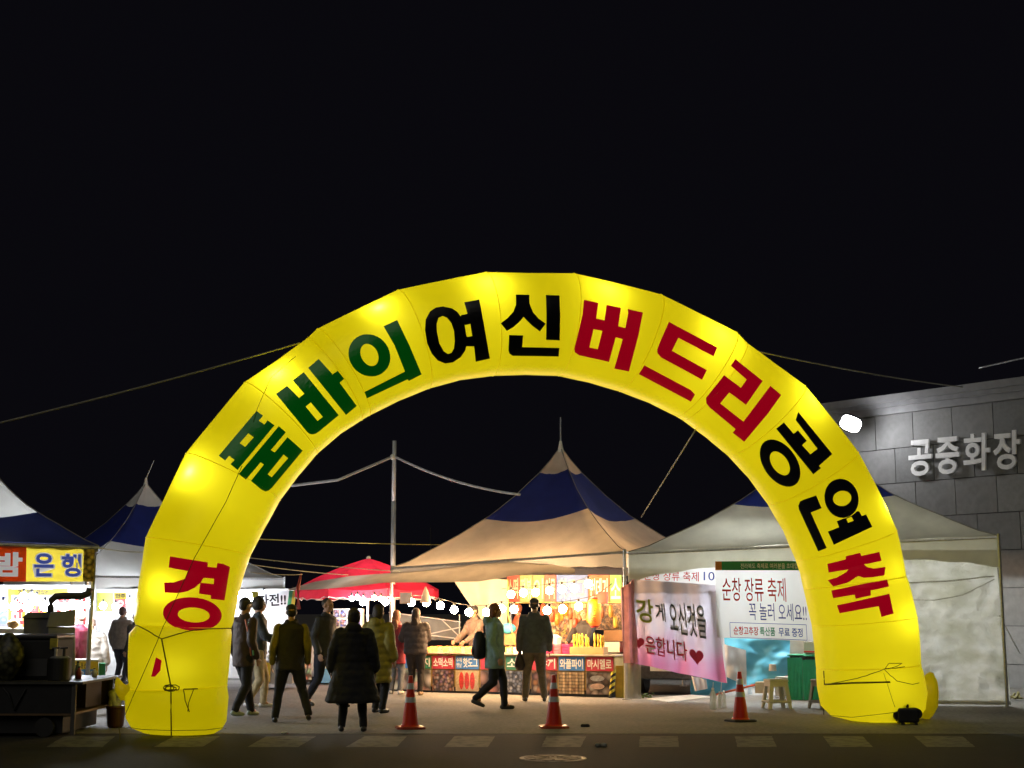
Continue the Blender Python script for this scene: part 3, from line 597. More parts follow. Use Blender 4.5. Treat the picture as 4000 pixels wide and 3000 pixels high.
# ------------------------------------------------------------------ tarp awning over the front of the stall
TARP = mat('canvas_tarp', (.52, .45, .36), .8, var=.12, scale=3, bump=.7, transl=.12)
top = [(1120, 2303), (1230, 2272), (1370, 2250), (1500, 2240), (1680, 2226), (1860, 2200), (2000, 2196), (2150, 2205), (2250, 2222)]
bot = [(1120, 2306), (1230, 2303), (1370, 2292), (1500, 2276), (1680, 2275), (1870, 2272), (2000, 2250), (2110, 2236), (2240, 2240)]
def ipl(L, x):
    for a, b in zip(L[:-1], L[1:]):
        if x <= b[0]: return a[1] + (b[1] - a[1]) * (x - a[0]) / (b[0] - a[0])
    return L[-1][1]
def tf(u, v):
    x = 1120 + u * 1125; yt = ipl(top, x); yb = ipl(bot, x); y = yt + (yb - yt) * v
    return MP.at(x, y, .0 - .75 * v * min(1, u * 5) + .03 * sin(u * 40 + v * 3) * v)
M().grid(tf, 90, 6).build('tarp_awning', TARP, label='sagging tan canvas awning tied in front of the middle tent', cat='awning', smooth=True, loc=MP.at(1700, 2250))
for i, (a, b, c_, d_) in enumerate([((1176, 2240), (1180, 2390), (.25, .03, .03), .03)]):
    q0 = PY(*a, 25); q1 = PY(1165, 2380, 25); M().tube([q0, q0.lerp(q1, .4) + Vector((-.03, 0, 0)), q1], [.012, .035, .05], 7).build('red_cloth_strip', mat('dull_red_cloth', (.28, .04, .03), .8), label='dull red rag hanging from the rope left of the parasol', cat='rag', loc=q1, smooth=True)

# ------------------------------------------------------------------ red parasol
ug = G(1440, 2668); Yu = 31.0
ub = Vector((PY(1440, 2175, Yu).x, Yu, 0)); ut = PY(1440, 2180, Yu)
t = thing('parasol', 'red square market parasol left of the middle tent', 'parasol', ub)
REDC = mat('red_canvas', (.66, .03, .075), .6, var=.1, transl=.5)
rz0 = radians(20); rr = 1.58; zr = 2.03; corn = [Vector((ub.x + rr * cos(rz0 + k * pi / 4), ub.y + rr * sin(rz0 + k * pi / 4), zr)) for k in range(8)]
for k in range(8):
    a, b = corn[k], corn[(k + 1) % 8]
    f = lambda u, v: ut.lerp(a.lerp(b, u), v) + Vector((0, 0, .06 * sin(pi * v) - .05 * sin(pi * u) * v))
    M().grid(f, 6, 8).build('canopy_panel', REDC, t, smooth=True)
    f = lambda u, v: a.lerp(b, u) - Vector((0, 0, .05 * sin(pi * u) * 1 + v * (.17 + .02 * sin(u * 20))))
    M().grid(f, 8, 2).build('valance_flap', REDC, t, smooth=True)
    q = [a.lerp(b, u / 8) - Vector((0, 0, .05 * sin(pi * u / 8) + .175 + .02 * sin(u * 2.5))) for u in range(9)]
    M().tube(q, .010, 5).build('white_trim', TXTW, t)
    M().cone(ut - Vector((0, 0, .05)), a - Vector((0, 0, .02)), .008, n=5).build('rib', STEEL, t)
M().cone(ub, ut, .022, n=8).build('pole', WPLAST, t); M().ball(ut, .05, 8, 6).build('finial', WPLAST, t)
# small drinks cart under the parasol
cartY = 28.8
a = G(1180, 2676); b = G(1420, 2672)
CPl = Plane(a, b)
t = thing('snack_cart', 'pale snack cart with menu pictures and a blue poster behind the walking people', 'cart', a)
A0, B0 = CPl.at(1180, 2676), CPl.at(1415, 2676)
mid = (A0 + B0) / 2; wd = (B0 - A0).length; CW = mat('cart_white', (.68, .70, .72), .4, var=.1)
M().box((mid.x, mid.y + .5, .10), (wd, .9, .12)).build('base_frame', DARKSTEEL, t)
M().box((mid.x, mid.y + .5, .52), (wd, .9, .7)).build('cabinet', CW, t)
for x0, x1, y0, y1, c, nm in [(1188, 1215, 2500, 2655, 'p', 'menu_strip'), (1228, 1300, 2612, 2668, 'b', 'blue_poster'), (1305, 1410, 2560, 2665, 'p', 'menu_panel')]:
    q = [CPl.at(x, y, -.004 if c != 'b' else -.008) + Vector((0, .045, 0)) for x, y in ((x0, y0), (x1, y0), (x1, y1), (x0, y1))]
    M().add([v for v in q] + [v + Vector((0, .02, 0)) for v in q], [(0, 1, 2, 3), (0, 4, 5, 1), (1, 5, 6, 2), (2, 6, 7, 3), (3, 7, 4, 0)]).build(nm, mat('poster_blue', (.12, .38, .72), .4, var=.3, scale=3) if c == 'b' else picmat('menu_pics', [(.7, .75, .8), (.75, .2, .15), (.2, .5, .3), (.8, .8, .8)], 9), t)
q0 = PY(1300, 2378, 29.2); q1 = PY(1412, 2378, 29.2); h = PY(1300, 2378, 29.2).z - PY(1300, 2500, 29.2).z
M().box(((q0.x + q1.x) / 2, 29.5, q0.z - h / 2 - .0), (q1.x - q0.x, .5, h)).build('display_box', WPLAST, t)
for ii in range(2):
    for jj in range(4):
        c = Vector((q0.x + .07 + jj * .145, 29.24, q0.z - .09 - ii * .19)); M().box(c, (.11, .012, .14)).build('menu_picture', picmat('menu_pics2', [(.8, .8, .85), (.15, .2, .6), (.7, .3, .2), (.9, .9, .9)], 22), t)
for ii, cc in enumerate([(.7, .6, .3), (.75, .15, .1), (.8, .8, .8), (.2, .3, .6)]):
    c = Vector((q0.x + .1 + ii * .14, 29.0, .98)); M().cone(c - Vector((0, 0, .1)), c + Vector((0, 0, .1)), .045, .05, 10).build('cup', mat('cup_%d' % ii, cc, .4), t)

# ------------------------------------------------------------------ snack stall counter
CA = G(1510, 2700); CB = G(2402, 2726); SP = Plane(CA, CB)
st = thing('snack_counter', 'long snack stall counter faced with food pictures and coloured name boards', 'counter', (SP.at(1955, 2712)))
ex = SP.e if SP.e.x > 0 else -SP.e
ztop = SP.at(1960, 2562).z + .02
def boxplane(pl, x0, y0, x1, y1, back, th, name, m, par, bevel=0, kind=None):
    q = [pl.at(x, y, back) for x, y in ((x0, y0), (x1, y0), (x1, y1), (x0, y1))]
    for v in (0, 3): pass
    bk = [v + pl.n * th for v in q]
    return M().add(q + bk, [(0, 1, 2, 3), (7, 6, 5, 4), (0, 4, 5, 1), (1, 5, 6, 2), (2, 6, 7, 3), (3, 7, 4, 0)]).build(name, m, par, bevel=bevel, kind=kind)
c0 = SP.at(1512, 2700); c1 = SP.at(2398, 2724); c0.z = 0; c1.z = 0; cm = (c0 + c1) / 2 + SP.n * .42; Lc = (c1 - c0).length
M().box((cm.x, cm.y, .06), (Lc - .1, .7, .10), dirx=ex).build('base_plinth', DARKSTEEL, st)
M().box((cm.x, cm.y, (.12 + ztop) / 2), (Lc, .76, ztop - .12), dirx=ex).build('counter_body', mat('ochre_frame', (.50, .34, .12), .6, var=.15), st)
M().box((cm.x, cm.y, ztop + .012), (Lc + .06, .86, .022), dirx=ex).build('counter_top', mat('counter_steel', (.6, .55, .45), .35, .3), st)
XS = [1513, 1597, 1685, 1776, 1873, 1972, 2071, 2178, 2286, 2398]
def ytop(x): return 2562 + (x - 1700) / 700 * 6
def ymid(x): return 2612 + (x - 1700) / 700 * 10
def ybot(x): return 2697 + (x - 1700) / 700 * 17
LCOL = {'r': mat('board_red', (.55, .05, .09), .45, var=.08), 'b': mat('board_blue', (.06, .22, .62), .45, var=.08), 'g': mat('board_green', (.04, .22, .13), .45, var=.08)}
PIC = [picmat('pic_pepper', [(.05, .25, .08), (.75, .75, .7), (.6, .1, .06), (.8, .8, .75)], 5), picmat('pic_pepper', []), picmat('pic_skewer', [(.12, .05, .05), (.35, .16, .10), (.5, .4, .35), (.2, .1, .2), (.4, .25, .12)], 16),
       mat('pic_tray', (.55, .42, .26), .5, var=.2, scale=14), picmat('pic_white', [(.8, .78, .76), (.4, .15, .12), (.75, .72, .7)], 5), picmat('pic_shell', [(.04, .05, .10), (.15, .18, .28), (.5, .52, .6), (.08, .09, .14)], 15), picmat('pic_ball', [(.3, .12, .06), (.5, .25, .1), (.2, .1, .12), (.6, .5, .4)], 10),
       picmat('pic_waffle', [(.55, .34, .16), (.70, .55, .36), (.28, .14, .08)], 17, rnd=.15), picmat('pic_marsh', [(.10, .09, .11), (.45, .42, .42), (.2, .13, .12), (.6, .5, .48)], 8)]
TX = [None, '지', '소떡소떡', '핫도그', None, '소라', '야끼', '와플파이', '마시멜로']; CL = 'bgrbrgrbr'
for i in range(9):
    x0, x1 = XS[i] + 4, XS[i + 1] - 4
    def bq(y0f, y1f, back, th, name, m):
        q = [SP.at(x, y, back) for x, y in ((x0, y0f(x0)), (x1, y0f(x1)), (x1, y1f(x1)), (x0, y1f(x0)))]
        bk = [v + SP.n * th for v in q]
        o = M().add(q + bk, [(0, 1, 2, 3), (0, 4, 5, 1), (1, 5, 6, 2), (2, 6, 7, 3), (3, 7, 4, 0)]).build(name, m, st); return sheetmap(q), o
    mp, o1 = bq(ytop, ymid, .012, .025, 'name_board', LCOL[CL[i]])
    if TX[i]:
        bx = {1: (.62, .14, .98, .86), 3: (.33, .12, .97, .88), 6: (.30, .12, .95, .88)}.get(i, (.05, .12, .95, .88))
        lettering(TX[i], mp, bx, TXTW, o1, bold=.02)
        if i == 3: lettering('수제', mp, (.04, .12, .27, .46), TXTW, o1, bold=.01); lettering('옛날', mp, (.04, .54, .27, .88), TXTW, o1, bold=.01)
    mp, o2 = bq(lambda x: ymid(x) + 5, ybot, .014, .025, 'food_picture', PIC[i])
    if i == 3:
        f = lambda u, v: mp(.5 + (u - .5) * 0 + .47 * cos(2 * pi * u) * v, .5 + .47 * sin(2 * pi * u) * v, .004)
        M().grid(f, 24, 1).build('printed_plate', mat('print_basket', (.6, .48, .3), .5, var=.3, scale=30), o2)
        for k in range(3):
            cu_ = .26 + k * .24
            M().add([mp(cu_ + .105 * cos(t_ * pi / 8) * (1), .5 + .42 * sin(t_ * pi / 8), .008) for t_ in range(16)], [tuple(range(16))]).build('printed_hot_dog', mat('print_sausage', (.55, .04, .03), .4, var=.35, scale=30), o2)
    if i == 8:
        for k in range(2): M().add([mp(.42 + .27 * cos(t_ * pi / 8), .28 + k * .36 + .13 * sin(t_ * pi / 8), .005) for t_ in range(16)], [tuple(range(16))]).build('printed_jar', mat('print_jar%d' % k, [(.35, .36, .4), (.6, .42, .36)][k], .4, var=.3, scale=20), o2)
# price cards leaning on the counter edge
cards = [(1655, 1678, 'o'), (1680, 1710, 'y'), (1712, 1728, 'r'), (1730, 1750, 'y'), (1752, 1766, 'r'), (1768, 1798, 'y'), (1800, 1815, 'r'), (1818, 1846, 'y'), (1975, 2000, 'y'), (2004, 2030, 'p'), (2034, 2060, 'b')]
cc = {'o': (.7, .25, .06), 'y': (.75, .6, .08), 'r': (.6, .15, .1), 'p': (.7, .35, .3), 'b': (.3, .4, .65)}
for i, (x0, x1, c) in enumerate(cards):
    y0 = 2527; q = [SP.at(x0, y0, .16), SP.at(x1, y0, .16), SP.at(x1, 2558, .01), SP.at(x0, 2558, .01)]
    o = M().add(q + [v + Vector((0, .01, -.008)) for v in q], [(0, 1, 2, 3), (4, 5, 6, 7), (0, 4, 5, 1), (1, 5, 6, 2), (2, 6, 7, 3), (3, 7, 4, 0)]).build('menu_card', mat('card_' + c, cc[c], .5, var=.25, scale=25), st)
    if c == 'y': mp = sheetmap(q); [lettering(s_, mp, (.15, a_, .85, a_ + .3), TXTR if i % 2 else TXTB, o, bold=.02) for s_, a_ in (('소떡', .12), ('맛있', .55))] if False else [lettering('소떡', mp, (.15, .15, .85, .80), TXTR if i % 2 else TXTB, o, bold=.015)]
# food trays with skewers
def tray(x0, x1, label, col, rows=3, n=11, y=2524, back=.2, dep=.42):
    a = SP.at(x0, y, back); b = SP.at(x1, y, back); zt = ztop + .03; a.z = b.z = zt; c = (a + b) / 2 + SP.n * dep / 2
    t = thing('food_tray', label, 'tray', c); w = (b - a).length
    M().box(c + Vector((0, 0, .04)), (w, dep, .03), dirx=ex).build('tray', mat('tray_metal', (.6, .55, .45), .35, .5), t)
    for r_ in range(rows):
        for k in range(n):
            p = c + ex * ((k + .5) / n - .5) * w * .95 + SP.n * ((r_ + .5) / rows - .5) * dep * .9 + Vector((0, 0, .075 + random.uniform(0, .025))); d = (SP.n + ex * random.uniform(-.5, .5)).normalized() * .06
            M().caps(p - d, p + d, .02, .018, 7).build('skewer', mat('food_%d' % (k % 3 + 10 * col), [[(.55, .28, .08), (.68, .42, .14), (.5, .16, .06)], [(.72, .5, .1), (.7, .35, .06), (.6, .2, .1)]][col][k % 3], .4, var=.3, scale=30), t, smooth=True)
    return t
tray(1660, 1852, 'long steel tray of golden skewers left of the mint coat', 0, 3, 12); tray(1975, 2066, 'short tray of yellow fried snacks beside the man with the bag', 1, 2, 7)
# pink boxes, white carton, snack sticks
PK = mat('pink_box', (.72, .04, .16), .4, var=.2); PK2 = mat('pink_box_pale', (.75, .16, .22), .4, var=.2)
for k in range(9):
    r_, c_ = divmod(k, 3); x = 2150 + c_ * 34; p = SP.at(x, 2540, .25 + .02 * c_); p.z = ztop + .055 + r_ * .062
    M().box(p, (.15, .2, .058), dirx=ex).build('snack_box', [PK, PK2][(k + r_) % 2], label='pink snack box in the %s column, %s of the stack on the counter' % (['left', 'middle', 'right'][c_], ['bottom', 'middle', 'top'][r_]), cat='box', group='pink snack boxes on the counter', loc=p, bevel=.006)
p = SP.at(2165, 2505, .5); p.z = ztop + .26; t = thing('cup_carton', 'white carton with a pitched lid behind the pink boxes', 'carton', p)
M().box(p, (.2, .2, .12), dirx=ex).build('carton_body', WPLAST, t); M().cone(p + Vector((0, 0, .06)), p + Vector((0, 0, .12)), .14, .06, 4).build('lid', WPLAST, t)
M().box(p - Vector((0, 0, .13)), (.24, .24, .138), dirx=ex).build('stand_box', PK2, t)
sti = 0
p_ = [SP.at(2230, 2555, .25), SP.at(2310, 2555, .25), SP.at(2370, 2555, .25)]
t = thing('stick_stand', 'tan cardboard stand holding the yellow puffed sticks', 'stand', ((p_[0] + p_[2]) / 2))
a, b = SP.at(2235, 2555, .28), SP.at(2366, 2555, .28); c = (a + b) / 2; M().box((c.x, c.y, ztop + .09), ((b - a).length, .22, .14), dirx=ex).build('stand_body', mat('cardboard', (.5, .3, .13), .8), t)
for k, (x, yt) in enumerate([(2241, 2478), (2252, 2474), (2263, 2477), (2274, 2475), (2289, 2479), (2297, 2490), (2322, 2473), (2335, 2476), (2346, 2478), (2355, 2482)]):
    a = SP.at(x + 4, 2556, .26 + .03 * (k % 2)); b = SP.at(x, yt, .30 + .05 * (k % 2)); R = []
    Q = [a.lerp(b, i / 10) for i in range(11)]; rad = [.020 + .006 * sin(i * 1.9 + k) for i in range(11)]; rad[-1] = .012
    M().tube(Q, rad, 8).build('snack_stick', mat('puff_yellow', (.78, .50, .04), .55, var=.2, scale=30, bump=.4), label='yellow puffed snack stick, %s from the left on the snack counter' % ordn[k], cat='snack', group='yellow snack sticks on the counter', loc=a, smooth=True)
# striped post at the counter end
a = SP.at(2388, 2722, -.03); b = SP.at(2397, 2622, -.03); t = thing('striped_post', 'black and yellow striped post at the right end of the snack counter', 'post', a)
for k in range(8):
    q0 = a.lerp(b, k / 8); q1 = a.lerp(b, (k + 1) / 8); sh = Vector((0, 0, .035))
    R = [[q + (ex * cos(2 * pi * j / 12) + SP.n * sin(2 * pi * j / 12)) * .05 + sh * cos(2 * pi * j / 12) for j in range(12)] for q in (q0, q1)]
    M().rings(R).build('stripe', mat('hazard_yellow', (.65, .55, .06), .5) if k % 2 else BLACKRUB, t)
boxplane(SP, 2404, 2600, 2436, 2728, .1, .05, 'side_board', mat('yellow_board', (.6, .42, .06), .6, var=.2), st)
# lantern
lp = SP.at(2322, 2392, .1); t = thing('paper_lantern', 'glowing yellow and orange paper lantern with red Japanese writing over the counter', 'lantern', lp)
def lantmat():
    m = bpy.data.materials.new('lantern_paper'); m.use_nodes = True; nt = m.node_tree; n = nt.nodes; l = nt.links; b = n['Principled BSDF']
    tc = n.new('ShaderNodeTexCoord'); sx = n.new('ShaderNodeSeparateXYZ'); l.new(tc.outputs['Object'], sx.inputs[0]); r = n.new('ShaderNodeValToRGB'); mr = n.new('ShaderNodeMapRange'); mr.inputs[1].default_value = -.25; mr.inputs[2].default_value = .25
    l.new(sx.outputs[2], mr.inputs[0]); l.new(mr.outputs[0], r.inputs[0]); e = r.color_ramp.elements; e[0].color = (1, .16, .02, 1); e[1].color = (1, .42, .01, 1); e.new(.45).color = (1, .3, .03, 1); e.new(.7).color = (1, .62, .02, 1)
    l.new(r.outputs[0], b.inputs['Base Color']); l.new(r.outputs[0], b.inputs['Emission Color']); b.inputs['Emission Strength'].default_value = .75; return m
R = []
for i in range(25):
    v = i / 24; z = -.25 + .5 * v; r_ = .125 * (1 - abs(2 * v - 1) ** 6 * .45) + .004 * sin(v * 24 * pi)
    R.append([lp + Vector((cos(2 * pi * j / 24) * r_, sin(2 * pi * j / 24) * r_, z)) for j in range(24)])
M().rings(R).build('paper_body', lantmat(), t, smooth=True)
for s_ in (-1, 1): M().cone(lp + Vector((0, 0, .245 * s_)), lp + Vector((0, 0, .275 * s_)), .075, .07, 16).build('end_ring', mat('lantern_red', (.35, .01, .01), .5), t)
M().cone(lp + Vector((0, 0, .27)), lp + Vector((0, 0, .42)), .008, n=5).build('hanger', SOCK, t)
for i, ch in enumerate('たこ焼'):
    mp = lambda u, v, off=0: (lambda th, z: lp + Vector((sin(th) * (.130 + off), -cos(th) * (.130 + off), z)))(-.75 + 1.0 * u, .17 - .12 * (i + v) - .0)
    lettering(ch, mp, (.1, .08, .9, .92), mat('lantern_ink', (.35, .0, .01), .5), t, bold=.004, sub=5, off=.002)
# small red box sign beside it
boxplane(SP, 2335, 2312, 2370, 2357, -.05, .05, 'red_card_box', mat('red_card', (.6, .14, .10), .5, var=.15), None).data.name
o = bpy.data.objects['red_card_box']; props(o, 'small plain red card box hanging beside the paper lantern', 'box')
# paper sign and bag hung on the bulb wire
o = boxplane(MP, 1562, 2314, 1606, 2358, -.3, .006, 'paper_sign', mat('paper', (.8, .76, .7), .7), None); props(o, 'small white paper sign taped by the first warm bulb', 'sign')
q = MP.at(1663, 2292, -.45); mm = M(); mm.tube([q, q - Vector((0, 0, .12)), q - Vector((0, 0, .3))], [.015, .06, .11], 10); mm.build('plastic_bag', mat('bag_white', (.8, .75, .68), .5, transl=.4), label='white plastic bag hanging above the second warm bulb', cat='bag', loc=q, smooth=True)
# ---------- back of the stall: banner and food posters, white cloth, truss
BK = 2.4
bx = [(1980, 2028, 'r', '소떡'), (2030, 2080, 'g', '떡볶'), (2082, 2126, 'g', '이'), (2128, 2172, 'r', '어묵'), (2174, 2296, 'b', '핫도그'), (2298, 2380, 'o', '번데기'), (2382, 2428, 'G', '소')]
cols = {'r': (.6, .12, .10), 'g': (.30, .34, .14), 'b': (.14, .24, .60), 'o': (.70, .14, .05), 'G': (.16, .38, .10)}
t = thing('name_banner', 'row of tall coloured food name boards hung at the back of the snack stall', 'banner', MP.at(2200, 2352, BK))
for i, (x0, x1, c, s_) in enumerate(bx):
    y0, y1 = 2246, 2350
    o = boxplane(MP, x0, y0, x1, y1, BK, .02, 'board', mat('bb_' + c, cols[c], .5, var=.1), t)
    boxplane(MP, x0, y1 + .5, x1, y1 + 6, BK - .01, .02, 'lower_edge', mat('bb_edge', (.7, .5, .1), .5), t)
    mp = sheetmap([MP.at(x, y, BK) for x, y in ((x0, y0), (x1, y0), (x1, y1), (x0, y1))])
    if s_ in ('번데기', '소'): lettering(s_, mp, (.08, .12, .92, .9), TXTW, o, bold=.02)
    else: lettering(s_, mp, (.08, .12, .92, .9), mat('print_cream', (.8, .72, .55), .5), o, bold=.02)
for i, (x0, x1, y0, y1, m, lab) in enumerate([(2150, 2222, 2358, 2510, picmat('pic_chili', [(.35, .16, .05), (.55, .45, .12), (.30, .10, .04), (.75, .6, .45), (.4, .3, .08)], 12), 'tall food poster of green and brown bits behind the counter'), (2224, 2290, 2358, 2510, mat('poster_tan', (.62, .40, .22), .5, var=.1), 'poster of orange sausages at the back of the stall'), (2292, 2430, 2358, 2460, picmat('pic_pupa', [(.3, .16, .08), (.45, .28, .15), (.2, .1, .05), (.6, .45, .3)], 20), 'wide poster of brown shells behind the lantern')]):
    t = thing('food_poster', lab, 'poster', MP.at((x0 + x1) / 2, y1, BK - .05)); o = boxplane(MP, x0, y0, x1, y1, BK - .05, .015, 'poster_sheet', m, t)
    if i == 1:
        mp = sheetmap([MP.at(x, y, BK - .05) for x, y in ((x0, y0), (x1, y0), (x1, y1), (x0, y1))])
        for k in range(2): M().add([mp(.3 + k * .4 + .17 * cos(a_ * pi / 8), .52 + .33 * sin(a_ * pi / 8), .006) for a_ in range(16)], [tuple(range(16))]).build('printed_sausage', mat('print_orange', (.65, .2, .05), .4, var=.3, scale=25), o)
def scatter_print(px0, px1, py0, py1, back, n, cols_, sz, par, nm):
    rr_ = random.Random(n + int(px0)); mm = [M() for _ in cols_]
    for i in range(n):
        cx_, cy_ = rr_.uniform(px0, px1), rr_.uniform(py0, py1); a_ = rr_.uniform(0, pi); L_ = sz * rr_.uniform(.7, 1.3); w_ = L_ * .36; pts_ = []
        for k in range(10):
            th = 2 * pi * k / 10; x_ = L_ * cos(th); y_ = w_ * sin(th) + .35 * x_ * x_ / L_
            pts_.append(MP.at(cx_ + x_ * cos(a_) - y_ * sin(a_), cy_ + x_ * sin(a_) + y_ * cos(a_), back - .0012 * (i % 14)))
        mm[i % len(cols_)].add(pts_, [tuple(range(10))])
    for m_i, c_i in zip(mm, cols_): m_i.build(nm, mat('ink_%g_%g' % (c_i[0], c_i[1]), c_i, .5, var=.3, scale=30), par, kind='stuff')
pst = [o for o in bpy.data.objects if o.name.startswith('food_poster')]
scatter_print(2158, 2214, 2368, 2502, BK - .06, 70, [(.12, .05, .02), (.30, .30, .05), (.45, .38, .22), (.26, .07, .02), (.38, .16, .04)], 9, pst[0], 'printed_strip')
scatter_print(2300, 2424, 2366, 2452, BK - .06, 110, [(.10, .05, .02), (.24, .12, .05), (.36, .24, .12), (.15, .07, .04)], 6, pst[2], 'printed_shell')
for k in range(16):
    x_ = 2122 + (k * 53) % 300; y_ = 2382 + (k * 37) % 60; p = MP.at(x_, y_, 1.55 + .05 * (k % 4)); c_ = [(.45, .05, .02), (.42, .18, .03), (.22, .08, .03), (.5, .30, .05)][k % 4]
    t = thing('hanging_snack', '%s snack packet hanging at the stall back, %s from the left' % (['red', 'orange', 'brown', 'golden'][k % 4], (ordn + ['fourteenth', 'fifteenth', 'sixteenth'])[sum(1 for q_ in range(16) if (q_ * 53) % 300 < (k * 53) % 300)]), 'snack', p, 'snack packets hanging at the back of the stall')
    M().tube([p + Vector((0, 0, .12)), p + Vector((0, 0, .10)), p, p - Vector((0, 0, .10)), p - Vector((0, 0, .12))], [.01, .045, .055, .045, .02], 8).build('packet', mat('packet_%d' % (k % 4), c_, .35, var=.35, scale=25), t, smooth=True)
    M().cone(p + Vector((0, 0, .11)), p + Vector((0, 0, .30)), .004, n=5).build('hook_string', SOCK, t)
WC2 = mat('cream_sheet', (.62, .56, .46), .8, var=.1, scale=3, bump=.4, transl=.2)
q = [MP.at(1768, 2262, 1.9), MP.at(1980, 2262, 2.0), MP.at(1985, 2450, 2.0), MP.at(1880, 2420, 1.8)]
M().grid(lambda u, v: sheetmap(q, lambda a, b: .05 * sin(a * 11 + b * 3))(u, v), 24, 12).build('cream_sheet', WC2, label='slanting cream sheet at the back left of the snack stall', cat='sheet', smooth=True, loc=q[0])
q = [MP.at(1520, 2395, 3.2), MP.at(1795, 2430, 3.2), MP.at(1795, 2500, 3.2), MP.at(1520, 2500, 3.2)]
t = thing('grey_panel', 'grey green board with crossed braces behind the counter', 'panel', MP.at(1650, 2500, 3.2)); M().grid(lambda u, v: sheetmap(q)(u, v), 2, 2).build('board', mat('greygreen', (.20, .21, .19), .7), t)
for a, b in [((1520, 2392), (1800, 2430)), ((1725, 2420), (1800, 2492)), ((1680, 2476), (1800, 2450)), ((1680, 2482), (1800, 2496)), ((1795, 2400), (1795, 2510))]:
    M().cone(MP.at(*a, 3.05), MP.at(*b, 3.05), .014, n=6).build('brace', WPLAST, t)
boxplane(MP, 2358, 2462, 2432, 2505, 2.0, .3, 'brown_crate', mat('brown_crate', (.36, .2, .1), .7), None); props(bpy.data.objects['brown_crate'], 'brown crate at the back right of the snack stall below the shell poster', 'crate')
boxplane(MP, 2362, 2508, 2420, 2548, 1.7, .2, 'white_freezer_box', WPLAST, None); props(bpy.data.objects['white_freezer_box'], 'white box on the right behind the yellow sticks', 'box')
o = boxplane(MP, 1970, 2475, 2014, 2520, 1.4, .25, 'orange_cooker_box', mat('orange_brown', (.42, .20, .09), .6, var=.2), None); props(o, 'orange brown box behind the counter beside the blue bag', 'box')
q = MP.at(1985, 2455, 1.4); mm = M().ball(q, (.16, .1, .11), 12, 8); mm.build('blue_bag', mat('cyan_bag', (.06, .35, .5), .5), label='light blue bundle on the orange box in the snack stall', cat='bag', smooth=True, loc=q)
ropething([MP.at(1983, 2262, .6), MP.at(1985, 2400, .6), MP.at(2012, 2520, .6)], .008, mat('yellow_cord', (.65, .45, .05), .6), 'yellow cord hanging down behind the snack counter', 'cord', 'yellow_cord')

# ------------------------------------------------------------------ right tent: banners and contents
BAN = mat('banner_white', (.76, .76, .79), .6, var=.05, scale=2, transl=.32)
def banner(name, label, cs, m, texts, wave=None, nu=40, nv=24, hem=None):
    mp = sheetmap(cs, wave); t = thing(name, label, 'banner', cs[3])
    M().grid(lambda u, v: mp(u, v), nu, nv).build('cloth', m, t, smooth=True)
    for s_, bx_, mm, bold, kw in texts: lettering(s_, mp, bx_, mm, t, bold=bold, sub=8 if wave else 0, off=.006, **kw)
    return t, mp
def pl4(pl, pts, back): return [pl.at(x, y, back) for x, y in pts]
w1 = lambda u, v: .035 * sin(u * 9 + v * 1.2) + .015 * sin(u * 23 + 2) + .02 * sin(v * 5 + u * 3)
# strip banner at the back
banner('strip_banner', 'white strip banner with red brush letters high in the right tent, above the pink banner', pl4(RP, [(2500, 2212), (2812, 2218), (2812, 2300), (2500, 2290)], .5), BAN, [('순창 장류 축제', (.05, .22, .74, .68), TXTR, .005, {}), ('10-', (.80, .2, .99, .62), TXTB, .005, {})])
# pink banner
def pinkmat():
    m = bpy.data.materials.new('pink_banner'); m.use_nodes = True; nt = m.node_tree; n = nt.nodes; l = nt.links; b = n['Principled BSDF']; b.inputs['Roughness'].default_value = .55
    tc = n.new('ShaderNodeTexCoord'); nz = n.new('ShaderNodeTexNoise'); nz.inputs['Scale'].default_value = 1.1; l.new(tc.outputs['Object'], nz.inputs['Vector'])
    sx = n.new('ShaderNodeSeparateXYZ'); l.new(tc.outputs['Object'], sx.inputs[0]); ad = n.new('ShaderNodeMath'); ad.operation = 'MULTIPLY_ADD'; ad.inputs[1].default_value = .55; l.new(nz.outputs[0], ad.inputs[0]) if False else None
    mr = n.new('ShaderNodeMapRange'); mr.inputs[1].default_value = 0.0; mr.inputs[2].default_value = 1.5; mr.inputs[3].default_value = 0; mr.inputs[4].default_value = 1; l.new(sx.outputs[2], mr.inputs[0])
    a2 = n.new('ShaderNodeMath'); a2.operation = 'ADD'; l.new(mr.outputs[0], a2.inputs[0]); l.new(nz.outputs[0], a2.inputs[1])
    r = n.new('ShaderNodeValToRGB'); l.new(a2.outputs[0], r.inputs[0]); e = r.color_ramp.elements; e[0].position = .35; e[0].color = (.60, .12, .33, 1); e[1].position = 1.25 - .25; e[1].color = (.56, .52, .62, 1); e.new(.66).color = (.60, .31, .50, 1)
    l.new(r.outputs[0], b.inputs['Base Color']); t = n.new('ShaderNodeBsdfTranslucent'); a = n.new('ShaderNodeMixShader'); a.inputs[0].default_value = .55; l.new(r.outputs[0], t.inputs[0]); l.new(b.outputs[0], a.inputs[1]); l.new(t.outputs[0], a.inputs[2]); l.new(a.outputs[0], n['Material Output'].inputs[0]); return m
wp = lambda u, v: .05 * sin(u * 13 + v * 2.0) * (1 - .5 * u) + .02 * sin(u * 29) + .03 * sin(v * 6 + u * 4)
cs = pl4(RP, [(2462, 2262), (2792, 2285), (2838, 2668), (2484, 2592)], -.02)
KB = mat('print_grey_black', (.06, .07, .09), .5); PR = mat('print_pinkred', (.65, .03, .10), .5)
